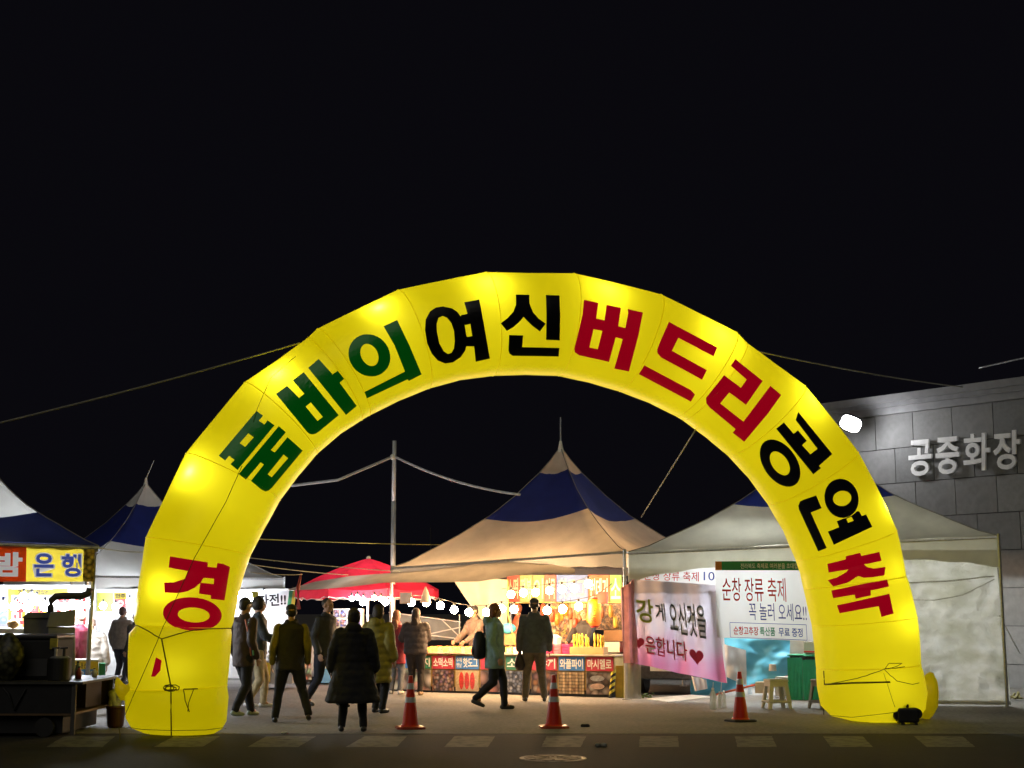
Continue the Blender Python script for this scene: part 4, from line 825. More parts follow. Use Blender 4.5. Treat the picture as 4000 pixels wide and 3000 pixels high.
t, mp = banner('pink_banner', 'creased pink and white welcome banner hanging from the left leg of the right tent', cs, pinkmat(),
    [('강', (.06, .22, .25, .50), BAN, .05, {}), ('게', (.27, .25, .38, .46), BAN, .04, {}), ('오신것을', (.43, .22, .84, .58), BAN, .04, {}), ('은합니다', (.12, .64, .60, .86), BAN, .05, {})], wp, 56, 30)
for s_, bx_, mm, bold in [('강', (.06, .22, .25, .50), mat('print_rainbow', (.35, .42, .05), .5), .015), ('게', (.27, .25, .38, .46), KB, .004), ('오신것을', (.43, .22, .84, .58), KB, .0), ('은합니다', (.12, .64, .60, .86), PR, .008)]: lettering(s_, mp, bx_, mm, t, bold=bold, sub=8, off=.014)
for cx, cy, s_ in [(.70, .78, .085), (.05, .74, .07)]:
    hp = []
    for i in range(28):
        a = 2 * pi * i / 28; hp.append(mp(cx + s_ * (16 * sin(a) ** 3) / 17, cy - s_ * 1.15 * (13 * cos(a) - 5 * cos(2 * a) - 2 * cos(3 * a) - cos(4 * a)) / 17, .012))
    M().add(hp, [tuple(range(28))]).build('printed_heart', PR, t)
# gathered edge left of pink banner, and right hanging strip
q = pl4(RP, [(2424, 2300), (2478, 2262), (2492, 2590), (2438, 2590)], -.08)
M().grid(lambda u, v: sheetmap(q, lambda a, b: .06 * sin(a * 9 + b))(u, v), 12, 14).build('gathered_fold', mat('faded_pink', (.62, .30, .34), .7, var=.2, transl=.2), t, smooth=True)
q = pl4(RP, [(2778, 2300), (2812, 2300), (2842, 2668), (2812, 2664)], .1)
M().grid(lambda u, v: sheetmap(q, lambda a, b: .03 * sin(a * 9 + b * 5))(u, v), 8, 14).build('side_strip', BAN, t, smooth=True)
for x in (2786, 2818): M().tube([RP.at(x, 2665, 0), RP.at(x - 2, 2700, -.02), RP.at(x + 12, 2722, -.05)], .006, 5).build('tie_ribbon', TXTW, t)
# green topped white banner
w2 = lambda u, v: .02 * sin(u * 5 + v * 3) + .01 * sin(u * 17)
cs = pl4(RP, [(2794, 2192), (3165, 2190), (3185, 2505), (2800, 2490)], -.06)
t, mp = banner('festival_banner', 'white festival banner with green top strip, red and blue brush letters', cs, BAN,
    [('순창 장류 축제', (.07, .22, .73, .52), TXTR, .004, {}), ('꼭 놀러 오세요!!', (.34, .54, .93, .76), mat('print_indigo', (.05, .06, .28), .5), .004, {}),
     ('순창고추장', (.175, .845, .43, .955), TXTR, .02, {}), ('특산품', (.445, .845, .60, .955), TXTG, .02, {}), ('무료 증정', (.635, .845, .88, .955), TXTB, .02, {})], w2)
M().grid(lambda u, v: mp(.02 + .96 * u * 1.0, .005 + .115 * v, .003), 30, 2).build('green_strip', mat('strip_green', (.03, .27, .10), .5), t)
M().grid(lambda u, v: mp(.0 + .07 * u, .005 + .115 * v, .0045), 4, 2).build('orange_corner', mat('strip_orange', (.6, .2, .03), .5), t)
lettering('전라북도 축제로 여러분을 초대합니다', mp, (.27, .03, .95, .10), TXTW, t, off=.007, bold=.012, sub=8)
for a, b in [((.14, .80), (.92, .80)), ((.92, .80), (.92, .99)), ((.92, .99), (.14, .99)), ((.14, .99), (.14, .80))]:
    M().tube([mp(a[0] + (b[0] - a[0]) * i / 8, a[1] + (b[1] - a[1]) * i / 8 * 1, .004) for i in range(9)], .005, 4).build('printed_box_line', TXTB, t)
# blue tarp, white cloth, green crates etc
BT = mat('blue_tarp', (.10, .42, .62), .45, var=.15, scale=3, bump=.4)
q = pl4(RP, [(2700, 2440), (3085, 2470), (3085, 2640), (2700, 2738)], 1.9)
def bw(u, v): return .08 * noise.noise(Vector((u * 4, v * 3, 1))) + .04 * noise.noise(Vector((u * 9, v * 8, 4))) + .04 * sin((u + v) * 9)
t = thing('blue_tarp', 'light blue tarpaulin with a red hem draped at the back of the right tent', 'tarpaulin', q[3]); mpb = sheetmap(q, bw)
M().grid(lambda u, v: mpb(u, v), 50, 30).build('sheet', BT, t, smooth=True)
M().tube([mpb(i / 30, 1, .01) for i in range(31)], .022, 6).build('hem', mat('red_hem', (.45, .08, .03), .6), t)
q = pl4(RP, [(2826, 2515), (2912, 2540), (2916, 2680), (2832, 2640)], 1.3)
M().grid(lambda u, v: sheetmap(q, lambda a, b: .05 * sin(a * 5) + .05 * noise.noise(Vector((a * 3, b * 3, 0))))(u, v), 20, 20).build('white_sheet', mat('white_sheet', (.8, .8, .8), .7, transl=.1), label='white cloth hanging in front of the blue tarpaulin', cat='sheet', smooth=True, loc=q[3])
q = pl4(RP, [(2700, 2640), (2760, 2655), (2765, 2690), (2715, 2700)], .8)
M().grid(lambda u, v: sheetmap(q, lambda a, b: .06 * sin(a * 9))(u, v), 12, 8).build('white_rag', mat('white_sheet', (.8, .8, .8)), label='white rag hanging low beside the pink banner', cat='rag', smooth=True, loc=q[3])
def gbox(x0, x1, y0, y1, label):
    a = RP.at(x0, y1, .9); b = RP.at(x1, y1, .9); zt = RP.at(x0, y0, .9).z; c = (a + b) / 2 + RP.n * .3; zb = max(.02, a.z)
    t = thing('covered_table', label, 'table', (c.x, c.y, 0)); w = (b - a).length
    f = lambda u, v: a.lerp(b, u) + Vector((0, 0, (zt - zb) * (1 - v))) - RP.n * (.015 * sin(u * 25) * v)
    M().grid(f, 24, 8).build('green_skirt', mat('green_cloth', (.02, .30, .14), .7, var=.12, bump=.3), t, smooth=True)
    M().box((c.x, c.y, zt - .01), (w, .62, .02), dirx=RP.e).build('table_top', mat('green_cloth', (.02, .30, .14)), t)
    M().box((c.x, c.y, (zt + 0) / 2), (w - .1, .5, zt - .06), dirx=RP.e).build('inner_block', DARKSTEEL, t)
    M().cone(a + RP.n * -.02, b + RP.n * -.02, .012, n=6).build('white_hem', TXTW, t)
gbox(3080, 3138, 2557, 2742, 'green covered table on the left, just behind the white stool'); gbox(3139, 3225, 2560, 2748, 'second green covered table, partly behind the right arch leg')
o = boxplane(RP, 3140, 2508, 3230, 2552, 1.1, .3, 'white_carton', WPLAST, None); props(o, 'white carton with a red line standing on the green table', 'box')
o2 = boxplane(RP, 3140, 2543, 3230, 2549, 1.09, .01, 'red_line', TXTR, None); o2.parent = o; o2.data.transform(Matrix.Translation(-o.location)); 
o = boxplane(RP, 3028, 2645, 3085, 2720, 1.5, .3, 'white_parcel', WPLAST, None); props(o, 'white parcel on the ground behind the white stool', 'box')
o = boxplane(RP, 3085, 2500, 3140, 2556, 2.0, .3, 'tan_carton', mat('tan_carton', (.45, .38, .30), .8), None); props(o, 'tan carton behind the green tables', 'box')
o = boxplane(RP, 2950, 2665, 3005, 2708, 1.6, .3, 'tan_parcel', mat('tan_box2', (.5, .42, .26), .8), None); props(o, 'low tan box behind the legs of the white stool', 'box')
# vehicle tail seen below the pink banner
ca = RP.at(2480, 2725, 1.7); cb = RP.at(2715, 2725, 1.7); w = (cb - ca).length; cme = (ca + cb) / 2; cme.z = 0
t = thing('parked_car', 'rear of a dark red car parked behind the pink banner', 'car', cme + RP.n * .9); CR = mat('dark_red_paint', (.16, .01, .02), .25, var=.1)
mm = M(); pr = [(0, .32), (.02, .62), (.10, .86), (.36, 1.42), (.55, 1.50), (1.6, 1.50), (2.3, 1.0), (3.4, .9), (3.5, .35)]
R = [[cme + RP.e * sx * w * .62 * (1 - .10 * max(0, (z - .8))) + RP.n * d + Vector((0, 0, z)) for sx in (-1, -.5, .5, 1)] for d, z in pr]
vs = [p for r in R for p in r]; fs = []
for i in range(len(pr) - 1):
    for j in range(3): fs.append((i * 4 + j, i * 4 + j + 1, (i + 1) * 4 + j + 1, (i + 1) * 4 + j))
fs.append(tuple(i * 4 for i in range(len(pr)))); fs.append(tuple(i * 4 + 3 for i in range(len(pr)))[::-1]); fs.append((0, 1, 2, 3)[::-1] + tuple()) if False else None
mm.add(vs, fs).build('car_body', CR, t, bevel=.03)
mpw = lambda u, v: cme + RP.e * ((u - .5) * w * .8) + RP.n * (.335 - .235 * v - .025) + Vector((0, 0, 1.38 - .48 * v + .01))
M().grid(lambda u, v: mpw(u, v), 6, 4).build('rear_window', mat('car_glass', (.10, .11, .12), .1, spec=.8), t)
M().box(cme + Vector((0, 0, .42)) - RP.n * .03, (w * 1.22, .14, .26), dirx=RP.e).build('bumper', DARKSTEEL, t, bevel=.03)
M().box(cme + Vector((0, 0, .50)) - RP.n * .105, (.5, .01, .11), dirx=RP.e).build('number_plate', WPLAST, t)
for s_ in (-1, 1):
    M().box(cme + RP.e * s_ * w * .55 + Vector((0, 0, .78)) + RP.n * .02, (.12, .12, .28), dirx=RP.e).build('tail_lamp', mat('tail_red', (.4, .01, .01), .2), t)
    q = cme + RP.e * s_ * w * .5 + RP.n * .65 + Vector((0, 0, .31)); M().cone(q - RP.e * .1, q + RP.e * .1, .31, n=20).build('wheel', BLACKRUB, t)
# clear plastic side sheet on tent leg, floor mat, bottles
CLR = mat('clear_sheet', (.62, .60, .56), .3, var=.2, scale=3, alpha=.55)
q = pl4(RP, [(2442, 2560), (2505, 2560), (2505, 2730), (2442, 2730)], .02); M().grid(lambda u, v: sheetmap(q, lambda a, b: .03 * sin(a * 9))(u, v), 10, 10).build('clear_sheet', CLR, label='clear plastic sheet hanging by the leg between the two tents', cat='sheet', loc=q[3], smooth=True)
q = [G(2560, 2735, .012), G(2640, 2715, .012), G(2800, 2712, .012), G(2600, 2742, .012)]
a, b, c, d = G(2525, 2728, .012), G(2610, 2742, .012), G(2785, 2722, .012), G(2700, 2712, .012)
M().add([a, b, c, d] + [x - Vector((0, 0, .012)) for x in (a, b, c, d)], [(0, 1, 2, 3), (0, 4, 5, 1), (1, 5, 6, 2), (2, 6, 7, 3), (3, 7, 4, 0)]).build('floor_mat', mat('pale_mat', (.55, .54, .5), .8), label='pale flat mat on the ground below the pink banner', cat='mat', loc=a)
GL = mat('clear_plastic', (.75, .8, .82), .12, alpha=.45, spec=.8)
for i, (px, py, h, lab) in enumerate([(2786, 2771, .34, 'tall clear water bottle on the ground below the pink banner'), (2812, 2765, .26, 'shorter clear bottle standing right of the tall one'), (2829, 2763, .27, 'rightmost small clear bottle below the pink banner'), (2930, 2712, .3, 'clear bottle far back by the blue tarpaulin')]):
    g = G(px, py); t = thing('water_bottle', lab, 'bottle', g, 'clear water bottles on the ground'); r_ = .055 if i == 0 else .04
    R = [[g + Vector((cos(2 * pi * j / 12) * r_ * k, sin(2 * pi * j / 12) * r_ * k, h * z)) for j in range(12)] for z, k in ((0, .9), (.05, 1), (.2, .93), (.35, 1), (.5, .93), (.68, 1), (.85, .5), (.92, .33))]
    M().rings(R).build('bottle_body', GL, t, smooth=True); M().cone(g + Vector((0, 0, h * .92)), g + Vector((0, 0, h)), r_ * .38, n=10).build('cap', TXTW, t)
g = G(2530, 2738); mm = M()
for k in range(14): a_ = Vector((random.uniform(-.1, .1), random.uniform(-.05, .05), .02)); mm.ball(g + a_ + Vector((0, 0, .04 + random.random() * .07)), (.022, .02, .018), 6, 4)
mm.build('small_weed', mat('weed', (.10, .16, .05), .8), label='small pale weed at the foot of the leg between the tents', cat='plant', loc=g, kind='stuff')
# stools
def stool(g, label, m, rz=0.15):
    t = thing('plastic_stool', label, 'stool', g); H = .47; ts = .15; bs = .20
    Rm = Matrix.Rotation(rz, 3, 'Z')
    def P_(x, y, z): return Vector(g) + Rm @ Vector((x, y, z))
    R = [[P_(sx * s_, sy * s_, z) for sx, sy in ((-1, -1), (1, -1), (1, 1), (-1, 1))] for z, s_ in ((H - .035, ts + .012), (H - .01, ts + .008), (H, ts - .006))]
    M().rings(R).build('seat', m, t, bevel=.008)
    for sx, sy in ((-1, -1), (1, -1), (1, 1), (-1, 1)):
        R = []
        for z, s_, w_ in ((0, bs, .028), (.1, bs - .012, .034), (H - .12, ts + .008, .036), (H - .03, ts - .002, .05)):
            R.append([P_(sx * (s_ - .0), sy * (s_ - .0), z), P_(sx * (s_ - w_ * 1.9), sy * s_, z), P_(sx * (s_ - w_ * 1.9), sy * (s_ - .018), z), P_(sx * (s_ - .02), sy * (s_ - .02), z), P_(sx * (s_ - .02), sy * (s_ - w_ * 1.9), z), P_(sx * s_, sy * (s_ - w_ * 1.9), z)])
        M().rings(R).build('leg', m, t, bevel=.004)
    for a_ in range(4):
        r2 = Matrix.Rotation(a_ * pi / 2, 3, 'Z'); q = [r2 @ Vector(v) for v in ((-bs + .03, -bs + .022, .115), (bs - .03, -bs + .022, .115))]
        M().cone(P_(*q[0]), P_(*q[1]), .022, n=6).build('rail', m, t)
        q = [r2 @ Vector(v) for v in ((-ts + .02, -ts + .004, H - .075), (ts - .02, -ts + .004, H - .075))]
        M().box((P_(*q[0]) + P_(*q[1])) / 2, (2 * ts - .04, .014, .08), dirx=P_(*q[1]) - P_(*q[0])).build('apron', m, t)
g = G(3034, 2768); stool(g, 'beige plastic stool standing in front of the right tent', mat('beige_plastic', (.62, .61, .55), .45, var=.04))
g = G(3222, 2768); stool(g, 'dark grey stool half hidden behind the right arch leg', mat('grey_plastic', (.15, .16, .16), .5), .4)
g = G(3218, 2792); M().cone(g, g + Vector((0, 0, .2)), .008, n=6).build('ground_peg', DARKSTEEL, label='thin steel ground peg left of the right arch foot', cat='peg', loc=g)
cw = RP.at(3019, 2640, 1.0); o = M().cone(Vector((cw.x, cw.y, .5)), Vector((cw.x, cw.y, .62)), .07, .06, 12).build('white_bucket', WPLAST, label='small white bucket behind the stool top', cat='bucket', loc=(cw.x, cw.y, .5))
# side wall sheet of the right tent, right of the arch
def sidemat():
    m = bpy.data.materials.new('side_sheet'); m.use_nodes = True; nt = m.node_tree; n = nt.nodes; l = nt.links; b = n['Principled BSDF']; out = n['Material Output']; b.inputs['Roughness'].default_value = .3
    tc = n.new('ShaderNodeTexCoord'); mp_ = n.new('ShaderNodeMapping'); mp_.inputs['Scale'].default_value = (.9, .9, 1.6); l.new(tc.outputs['Object'], mp_.inputs[0])
    nz = n.new('ShaderNodeTexNoise'); nz.inputs['Scale'].default_value = 2.2; nz.inputs['Detail'].default_value = 2; l.new(mp_.outputs[0], nz.inputs['Vector'])
    r = n.new('ShaderNodeValToRGB'); l.new(nz.outputs[0], r.inputs[0]); e = r.color_ramp.elements; e[0].position = .33; e[0].color = (.50, .49, .40, 1); e[1].position = .7; e[1].color = (.76, .75, .72, 1)
    l.new(r.outputs[0], b.inputs['Base Color']); w = n.new('ShaderNodeTexNoise'); w.inputs['Scale'].default_value = 7; w.inputs['Detail'].default_value = 5; w.inputs['Distortion'].default_value = 1.5; l.new(tc.outputs['Object'], w.inputs['Vector'])
    bp = n.new('ShaderNodeBump'); bp.inputs['Strength'].default_value = 1.0; bp.inputs['Distance'].default_value = .06; l.new(w.outputs[0], bp.inputs['Height']); l.new(bp.outputs[0], b.inputs['Normal'])
    t = n.new('ShaderNodeBsdfTranslucent'); l.new(r.outputs[0], t.inputs[0]); a = n.new('ShaderNodeMixShader'); a.inputs[0].default_value = .55; l.new(b.outputs[0], a.inputs[1]); l.new(t.outputs[0], a.inputs[2]); l.new(a.outputs[0], out.inputs[0]); return m
q = pl4(RP, [(3240, 2150), (3888, 2150), (3950, 2748), (3240, 2800)], .06)
q[2].z = .03; q[3].z = .03
ws = lambda u, v: .035 * abs(noise.noise(Vector((u * 9 + v * 4, v * 11 - u * 3, 7)))) * 2 + .02 * abs(sin(v * 17 + 3 * noise.noise(Vector((u * 4, v * 3, 5))))) * (v > .35) + .05 * noise.noise(Vector((u * 5, v * 4, 2))) + .03 * noise.noise(Vector((u * 14, v * 12, 3))) + .05 * v * sin(u * 11)
t = thing('side_sheet', 'big crumpled translucent white sheet closing the tent right of the arch', 'sheet', q[3]); mps = sheetmap(q, ws)
M().grid(lambda u, v: mps(u, v), 80, 60).build('plastic_sheet', sidemat(), t, smooth=True)
M().tube([RP.at(3520, 2278, -.03), RP.at(3700, 2270, -.03), RP.at(3885, 2250, -.03)], .012, 6).build('cross_rope', ROPE, t)
M().tube([RP.at(3545, 2342, -.03), RP.at(3650, 2345, -.03), RP.at(3760, 2325, -.03), RP.at(3885, 2262, -.03)], .009, 6).build('sagging_rope', ROPE, t)
M().tube([mps(i / 60, .995, -.02) + Vector((0, 0, .03)) for i in range(61)], [.03 + .012 * noise.noise(Vector((i * .3, 0, 0))) for i in range(61)], 7).build('rolled_hem', mat('cool_white_cloth', (.7, .7, .7)), t, smooth=True)
ropething([RP.at(3905, 2405, -.05), G(4030, 2640)], .01, ROPE, 'guy line from the right tent corner to the ground at the right edge')
g = G(3985, 2735); mm = M()
for k in range(16):
    a_ = Vector((random.uniform(-.3, .3), random.uniform(-.2, .2), .04)); b_ = a_ + Vector((random.uniform(-.2, .2), .1, random.uniform(0, .10))); mm.tube([g + a_, g + b_], .02, 5)
mm.build('brush_pile', mat('dead_brush', (.22, .2, .08), .8), label='low pile of pale brush and rope at the right edge by the tent', cat='pile', kind='stuff', loc=g)
# ballast lumps in front of right foot
g = G(3545, 2830); t = thing('blower_motor', 'black lumpy blower motor standing in front of the right arch foot', 'blower', g); BK_ = mat('blower_black', (.010, .010, .010), .5, var=.3)
M().box(g + Vector((0, 0, .13)), (.30, .2, .2)).build('motor_body', BK_, t, bevel=.03); M().cone(g + Vector((-.12, -.06, .14)), g + Vector((-.12, .1, .14)), .085, n=14).build('fan_drum', BK_, t, bevel=.01); M().cone(g + Vector((.12, -.08, .15)), g + Vector((.12, .1, .15)), .075, n=14).build('fan_drum', BK_, t, bevel=.01)
M().box(g + Vector((-.03, 0, .255)), (.10, .08, .05)).build('handle', BK_, t, bevel=.01)
for s_ in (-1, 1): M().box(g + Vector((.09 * s_, 0, .015)), (.05, .22, .03)).build('foot', BK_, t)

# ------------------------------------------------------------------ traffic cones
def cone_thing(px, py, label, basem, rz):
    g = G(px, py); t = thing('traffic_cone', label, 'traffic cone', g, 'traffic cones under the arch', rz); H = .70
    RD = mat('cone_red', (.62, .035, .015), .3, var=.06); SV = mat('cone_silver', (.62, .64, .68), .25, .3, var=.1)
    def rad(z): return .118 - (.118 - .026) * z / H
    def seg(z0, z1, m, nm, e=0):
        R = [[g + Vector((cos(2 * pi * j / 28) * (rad(z) + e), sin(2 * pi * j / 28) * (rad(z) + e), z)) for j in range(28)] for z in (z0, z1)]; return M().rings(R).build(nm, m, t, smooth=False)
    o = seg(.035, H, RD, 'cone_body')
    for z0, z1 in ((.52, .60), (.345, .415)): seg(z0, z1, SV, 'reflective_band', .003)
    R = []
    for z, s_ in ((0, .19), (.022, .19), (.034, .165)):
        R.append([g + Vector((max(-1, min(1, 1.25 * cos(2 * pi * (j + .5) / 16))) * s_, max(-1, min(1, 1.25 * sin(2 * pi * (j + .5) / 16))) * s_, z)) for j in range(16)])
    M().rings(R).build('base_plate', basem, t)
    M().cone(g + Vector((0, 0, .03)), g + Vector((0, 0, .05)), .135, .12, 28).build('skirt', RD, t)
cone_thing(1602, 2846, 'left red traffic cone with silver bands, beside the dark cone shadow', mat('cone_base_red', (.35, .05, .03), .35), .2)
cone_thing(2164, 2843, 'middle red traffic cone standing above the manhole cover', mat('cone_base_red', (.35, .05, .03)), .1)
cone_thing(2893, 2818, 'right red traffic cone with a black base, in front of the right tent', BLACKRUB, .45)
for nm, lb in (('traffic_cone', 'leftmost of the three red traffic cones, near the woman in the black coat'),): bpy.data.objects[nm]['label'] = lb

# ------------------------------------------------------------------ left: chestnut stall and dark gear
q = [LP.at(-420, 2118, -.04), LP.at(370, 2146, -.04), LP.at(366, 2272, -.04), LP.at(-420, 2271, -.04)]
def u_of(px): return (px + 420) / 790
YB = mat('banner_yellow', (.72, .56, .05), .5, var=.06, transl=.45)
t, mp = banner('stall_banner', 'yellow and red stall banner with blue and white Korean letters over the chestnut stall', q, YB, [], None, 20, 4)
M().grid(lambda u, v: mp(u_of(97) * u, v, .004), 4, 2).build('red_field', mat('banner_red', (.70, .08, .03), .5, transl=.45), t)
HALO = mat('print_halo', (.8, .82, .9), .5, emit=.28, ecol=(.85, .88, 1)); BL2 = mat('print_royal', (.07, .11, .6), .5, emit=.18, ecol=(.12, .2, 1))  # emission in both prints stands for bulbs shining through from behind
for ch, x0, x1 in (('은', 122, 212), ('행', 232, 322)):
    lettering(ch, mp, (u_of(x0), .14, u_of(x1), .88), HALO, t, off=.008, bold=.05); lettering(ch, mp, (u_of(x0 + 6), .17, u_of(x1 - 6), .85), BL2, t, off=.014, bold=.03)
lettering('밤', mp, (u_of(-30), .16, u_of(82), .86), HALO, t, off=.008, bold=.045)
M().grid(lambda u, v: mp(u_of(326) + (1 - u_of(326)) * u, v, .003), 4, 4).build('printed_nuts', picmat('pic_nuts', [(.6, .3, .03), (.75, .55, .1), (.65, .42, .05)], 16), t)
# back wall of the chestnut stall: bright sheet and posters
q = [LP.at(-420, 2285, 3.2), LP.at(372, 2285, 3.2), LP.at(372, 2640, 3.2), LP.at(-420, 2640, 3.2)]
t = thing('back_sheet', 'bright white back sheet of the chestnut stall with red and yellow prints', 'sheet', q[3]); mp = sheetmap(q, lambda u, v: .03 * sin(u * 30)); BS = mat('bright_sheet', (.8, .8, .8), .7)
M().grid(lambda u, v: mp(u, v), 60, 6).build('sheet', BS, t, smooth=True)
for x0, x1, y0, y1, m in [(28, 200, 2302, 2325, YB), (-60, 22, 2330, 2450, mat('poster_violet', (.2, .2, .6), .5, var=.4)), (22, 36, 2300, 2452, YB), (78, 90, 2330, 2450, YB), (200, 260, 2300, 2320, YB), (100, 180, 2345, 2400, YB)]:
    M().grid(lambda u, v: mp(u_of(x0) + (u_of(x1) - u_of(x0)) * u, (y0 - 2285 + (y1 - y0) * v) / 355, .012), 8, 2).build('printed_field', m, t)
for s_, x0, x1, y0, y1, m in [('군밤', 38, 170, 2335, 2440, TXTR), ('은행', -60, 20, 2350, 2440, BL2), ('고소하고 맛있는', 60, 185, 2304, 2322, TXTK), ('구이', 215, 330, 2330, 2440, TXTR)]:
    lettering(s_, mp, (u_of(x0), (y0 - 2285) / 355, u_of(x1), (y1 - 2285) / 355), m, t, off=.02, bold=.03, sub=6)
o = boxplane(LP, -200, 2455, 95, 2476, 1.4, .5, 'display_shelf', WPLAST, None); props(o, 'white shelf edge at the left edge inside the chestnut stall', 'shelf')
# white wire bunting: bags
o = M().ball(LP.at(52, 2437, 1.5), (.1, .08, .07), 12, 8).build('glass_jar', mat('jar_amber', (.5, .3, .1), .3), label='amber glass jar on the shelf of the chestnut stall', cat='jar', smooth=True, loc=LP.at(52, 2437, 1.5))
# roaster with hood and black duct
RG_ = mat('roaster_grey', (.16, .16, .165), .45, .3, var=.2)
g = LP.at(190, 2500, -.4); t = thing('roasting_oven', 'grey metal roasting oven with pitched hood and black duct in the chestnut stall', 'oven', (g.x, g.y, 0))
def pbox(x0, x1, y0, y1, back, th, nm, m, bev=.01): return boxplane(LP, x0, y0, x1, y1, back, th, nm, m, t, bev)
pbox(92, 195, 2412, 2640, -.3, .6, 'oven_body', RG_)
qq = [LP.at(x, y, -.33) for x, y in ((84, 2414), (110, 2392), (190, 2392), (204, 2414))]; M().rings([qq, [v + LP.n * .66 for v in qq]]).build('pitched_hood', RG_, t)
pbox(188, 294, 2450, 2640, -.45, .6, 'oven_side_box', mat('roaster_pale', (.27, .27, .28), .4, .3))
qq = [LP.at(x, y, -.48) for x, y in ((180, 2450), (196, 2392), (296, 2380), (292, 2446))]; M().rings([qq, [v + LP.n * .6 for v in qq]]).build('oven_hood', mat('roaster_pale', (.27, .27, .28)), t, bevel=.01)
M().tube([LP.at(200, 2420, -.1), LP.at(196, 2370, -.1), LP.at(200, 2345, -.1), LP.at(218, 2330, -.1), LP.at(260, 2328, -.1), LP.at(320, 2328, -.1), LP.at(345, 2318, -.1), LP.at(352, 2298, -.1)], .05, 12).build('duct', mat('duct_black', (.02, .02, .02), .5), t, smooth=True)
# sign crate under the pole
g = LP.at(330, 2640, 1.3); t = thing('sign_crate', 'yellow sign crate with Korean letters behind the tent pole', 'sign', g)
o = boxplane(LP, 280, 2580, 384, 2664, 1.3, .3, 'crate_body', YB, t); mp = sheetmap(pl4(LP, [(280, 2580), (384, 2580), (384, 2664), (280, 2664)], 1.3))
boxplane(LP, 278, 2576, 386, 2583, 1.28, .34, 'white_rim', WPLAST, t)
boxplane(LP, 292, 2614, 372, 2656, 1.29, .005, 'blue_field', LCOL['b'], t); lettering('국내산', mp, (.08, .10, .62, .38), TXTK, t, bold=.01); lettering('은행', mp, (.16, .48, .84, .88), TXTW, t, off=.016, bold=.02)
o = boxplane(LP, 388, 2592, 412, 2655, 1.4, .3, 'green_crate', mat('green_crate', (.03, .25, .12), .6), None); props(o, 'small green and yellow crate right of the sign crate', 'crate')
# dark cart in the foreground
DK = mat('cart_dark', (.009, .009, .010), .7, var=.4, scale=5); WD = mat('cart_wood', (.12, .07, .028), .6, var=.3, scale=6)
a = G(277, 2880); cx1 = a.x; y0_ = a.y; y1_ = y0_ + 1.75; x0_ = cx1 - 2.6; zt = PY(277, 2672, y0_).z
t = thing('wooden_cart', 'long dark wooden cart with open shelf end in the left foreground', 'cart', ((cx1 + x0_) / 2, (y0_ + y1_) / 2, 0))
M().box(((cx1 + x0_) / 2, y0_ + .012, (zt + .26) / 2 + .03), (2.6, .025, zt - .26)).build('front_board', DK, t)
M().box(((cx1 + x0_) / 2 + .06, (y0_ + y1_) / 2, zt + .015), (2.75, 1.85, .03)).build('table_top', mat('cart_top', (.05, .047, .035), .5, var=.3), t)
M().box(((cx1 + x0_) / 2, (y0_ + y1_) / 2, .28), (2.6, 1.75, .03)).build('lower_shelf', WD, t)
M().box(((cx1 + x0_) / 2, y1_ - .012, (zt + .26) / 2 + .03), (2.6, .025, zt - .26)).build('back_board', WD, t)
M().box((cx1 - .5, (y0_ + y1_) / 2, (zt + .3) / 2), (.03, 1.7, zt - .30)).build('inner_divider', WD, t)
M().box((cx1 - .2, y0_ + 1.0, (zt + .3) / 2), (.35, .7, zt - .34)).build('shelf_crate', mat('shelf_crate', (.03, .012, .012), .7), t)
for yy in (y0_ + .012, y1_ - .05): M().box((cx1 + .012, yy, zt / 2 + .02), (.05, .05, zt - .02)).build('corner_post', mat('post_grey', (.06, .055, .05), .6), t)
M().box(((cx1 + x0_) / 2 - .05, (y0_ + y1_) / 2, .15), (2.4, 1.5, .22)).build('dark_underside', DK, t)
for xx in (cx1 - .35, x0_ + .4):
    for yy in (y0_ + .06, y1_ - .25): M().cone((xx, yy - .04, .12), (xx, yy + .04, .12), .12, n=18).build('wheel', BLACKRUB, t)
# things on the cart
a = PY(225, 2478, y0_ + .5); zc = zt + .03
t = thing('tool_chest', 'dark chest with a rounded lid on top of the wooden cart', 'chest', (a.x - .6, y0_ + .8, zc))
M().box((a.x - .75, y0_ + .85, (zc + a.z) / 2 - .03), (1.5, .75, a.z - zc - .06)).build('chest_body', DK, t, bevel=.03)
M().box((a.x - .76, y0_ + .85, a.z - .03), (1.54, .8, .06)).build('lid', mat('lid_dark', (.03, .03, .035), .4), t, bevel=.02)
M().box((a.x - .03, y0_ + .46, a.z - .12), (.10, .03, .14)).build('yellow_latch', mat('dull_yellow', (.4, .34, .03), .6, var=.4, scale=12), t, bevel=.01)
M().box((a.x - .35, y0_ + .46, a.z - .42), (.5, .02, .22)).build('front_panel', mat('panel_dark', (.04, .04, .04), .5), t)
a = PY(235, 2570, y0_ + .35)
t = thing('black_canister', 'black canister with steel clamps at the right end of the wooden cart', 'canister', (a.x, a.y, zc))
M().cone((a.x, a.y, zc), (a.x, a.y, a.z), .14, n=20).build('can_body', BLACKRUB, t, bevel=.01); M().cone((a.x, a.y, a.z), (a.x, a.y, a.z + .02), .13, .1, 20).build('steel_lid', STEEL, t)
for dx in (-.06, .05): M().cone((a.x + dx, a.y, a.z + .01), (a.x + dx, a.y, a.z + .12), .02, n=10).build('valve', STEEL if dx < 0 else DARKSTEEL, t); M().cone((a.x + dx - .05, a.y, a.z + .12), (a.x + dx + .05, a.y, a.z + .13), .012, n=8).build('valve_handle', DARKSTEEL, t)
a = PY(25, 2600, y0_ + .2); mm = M()
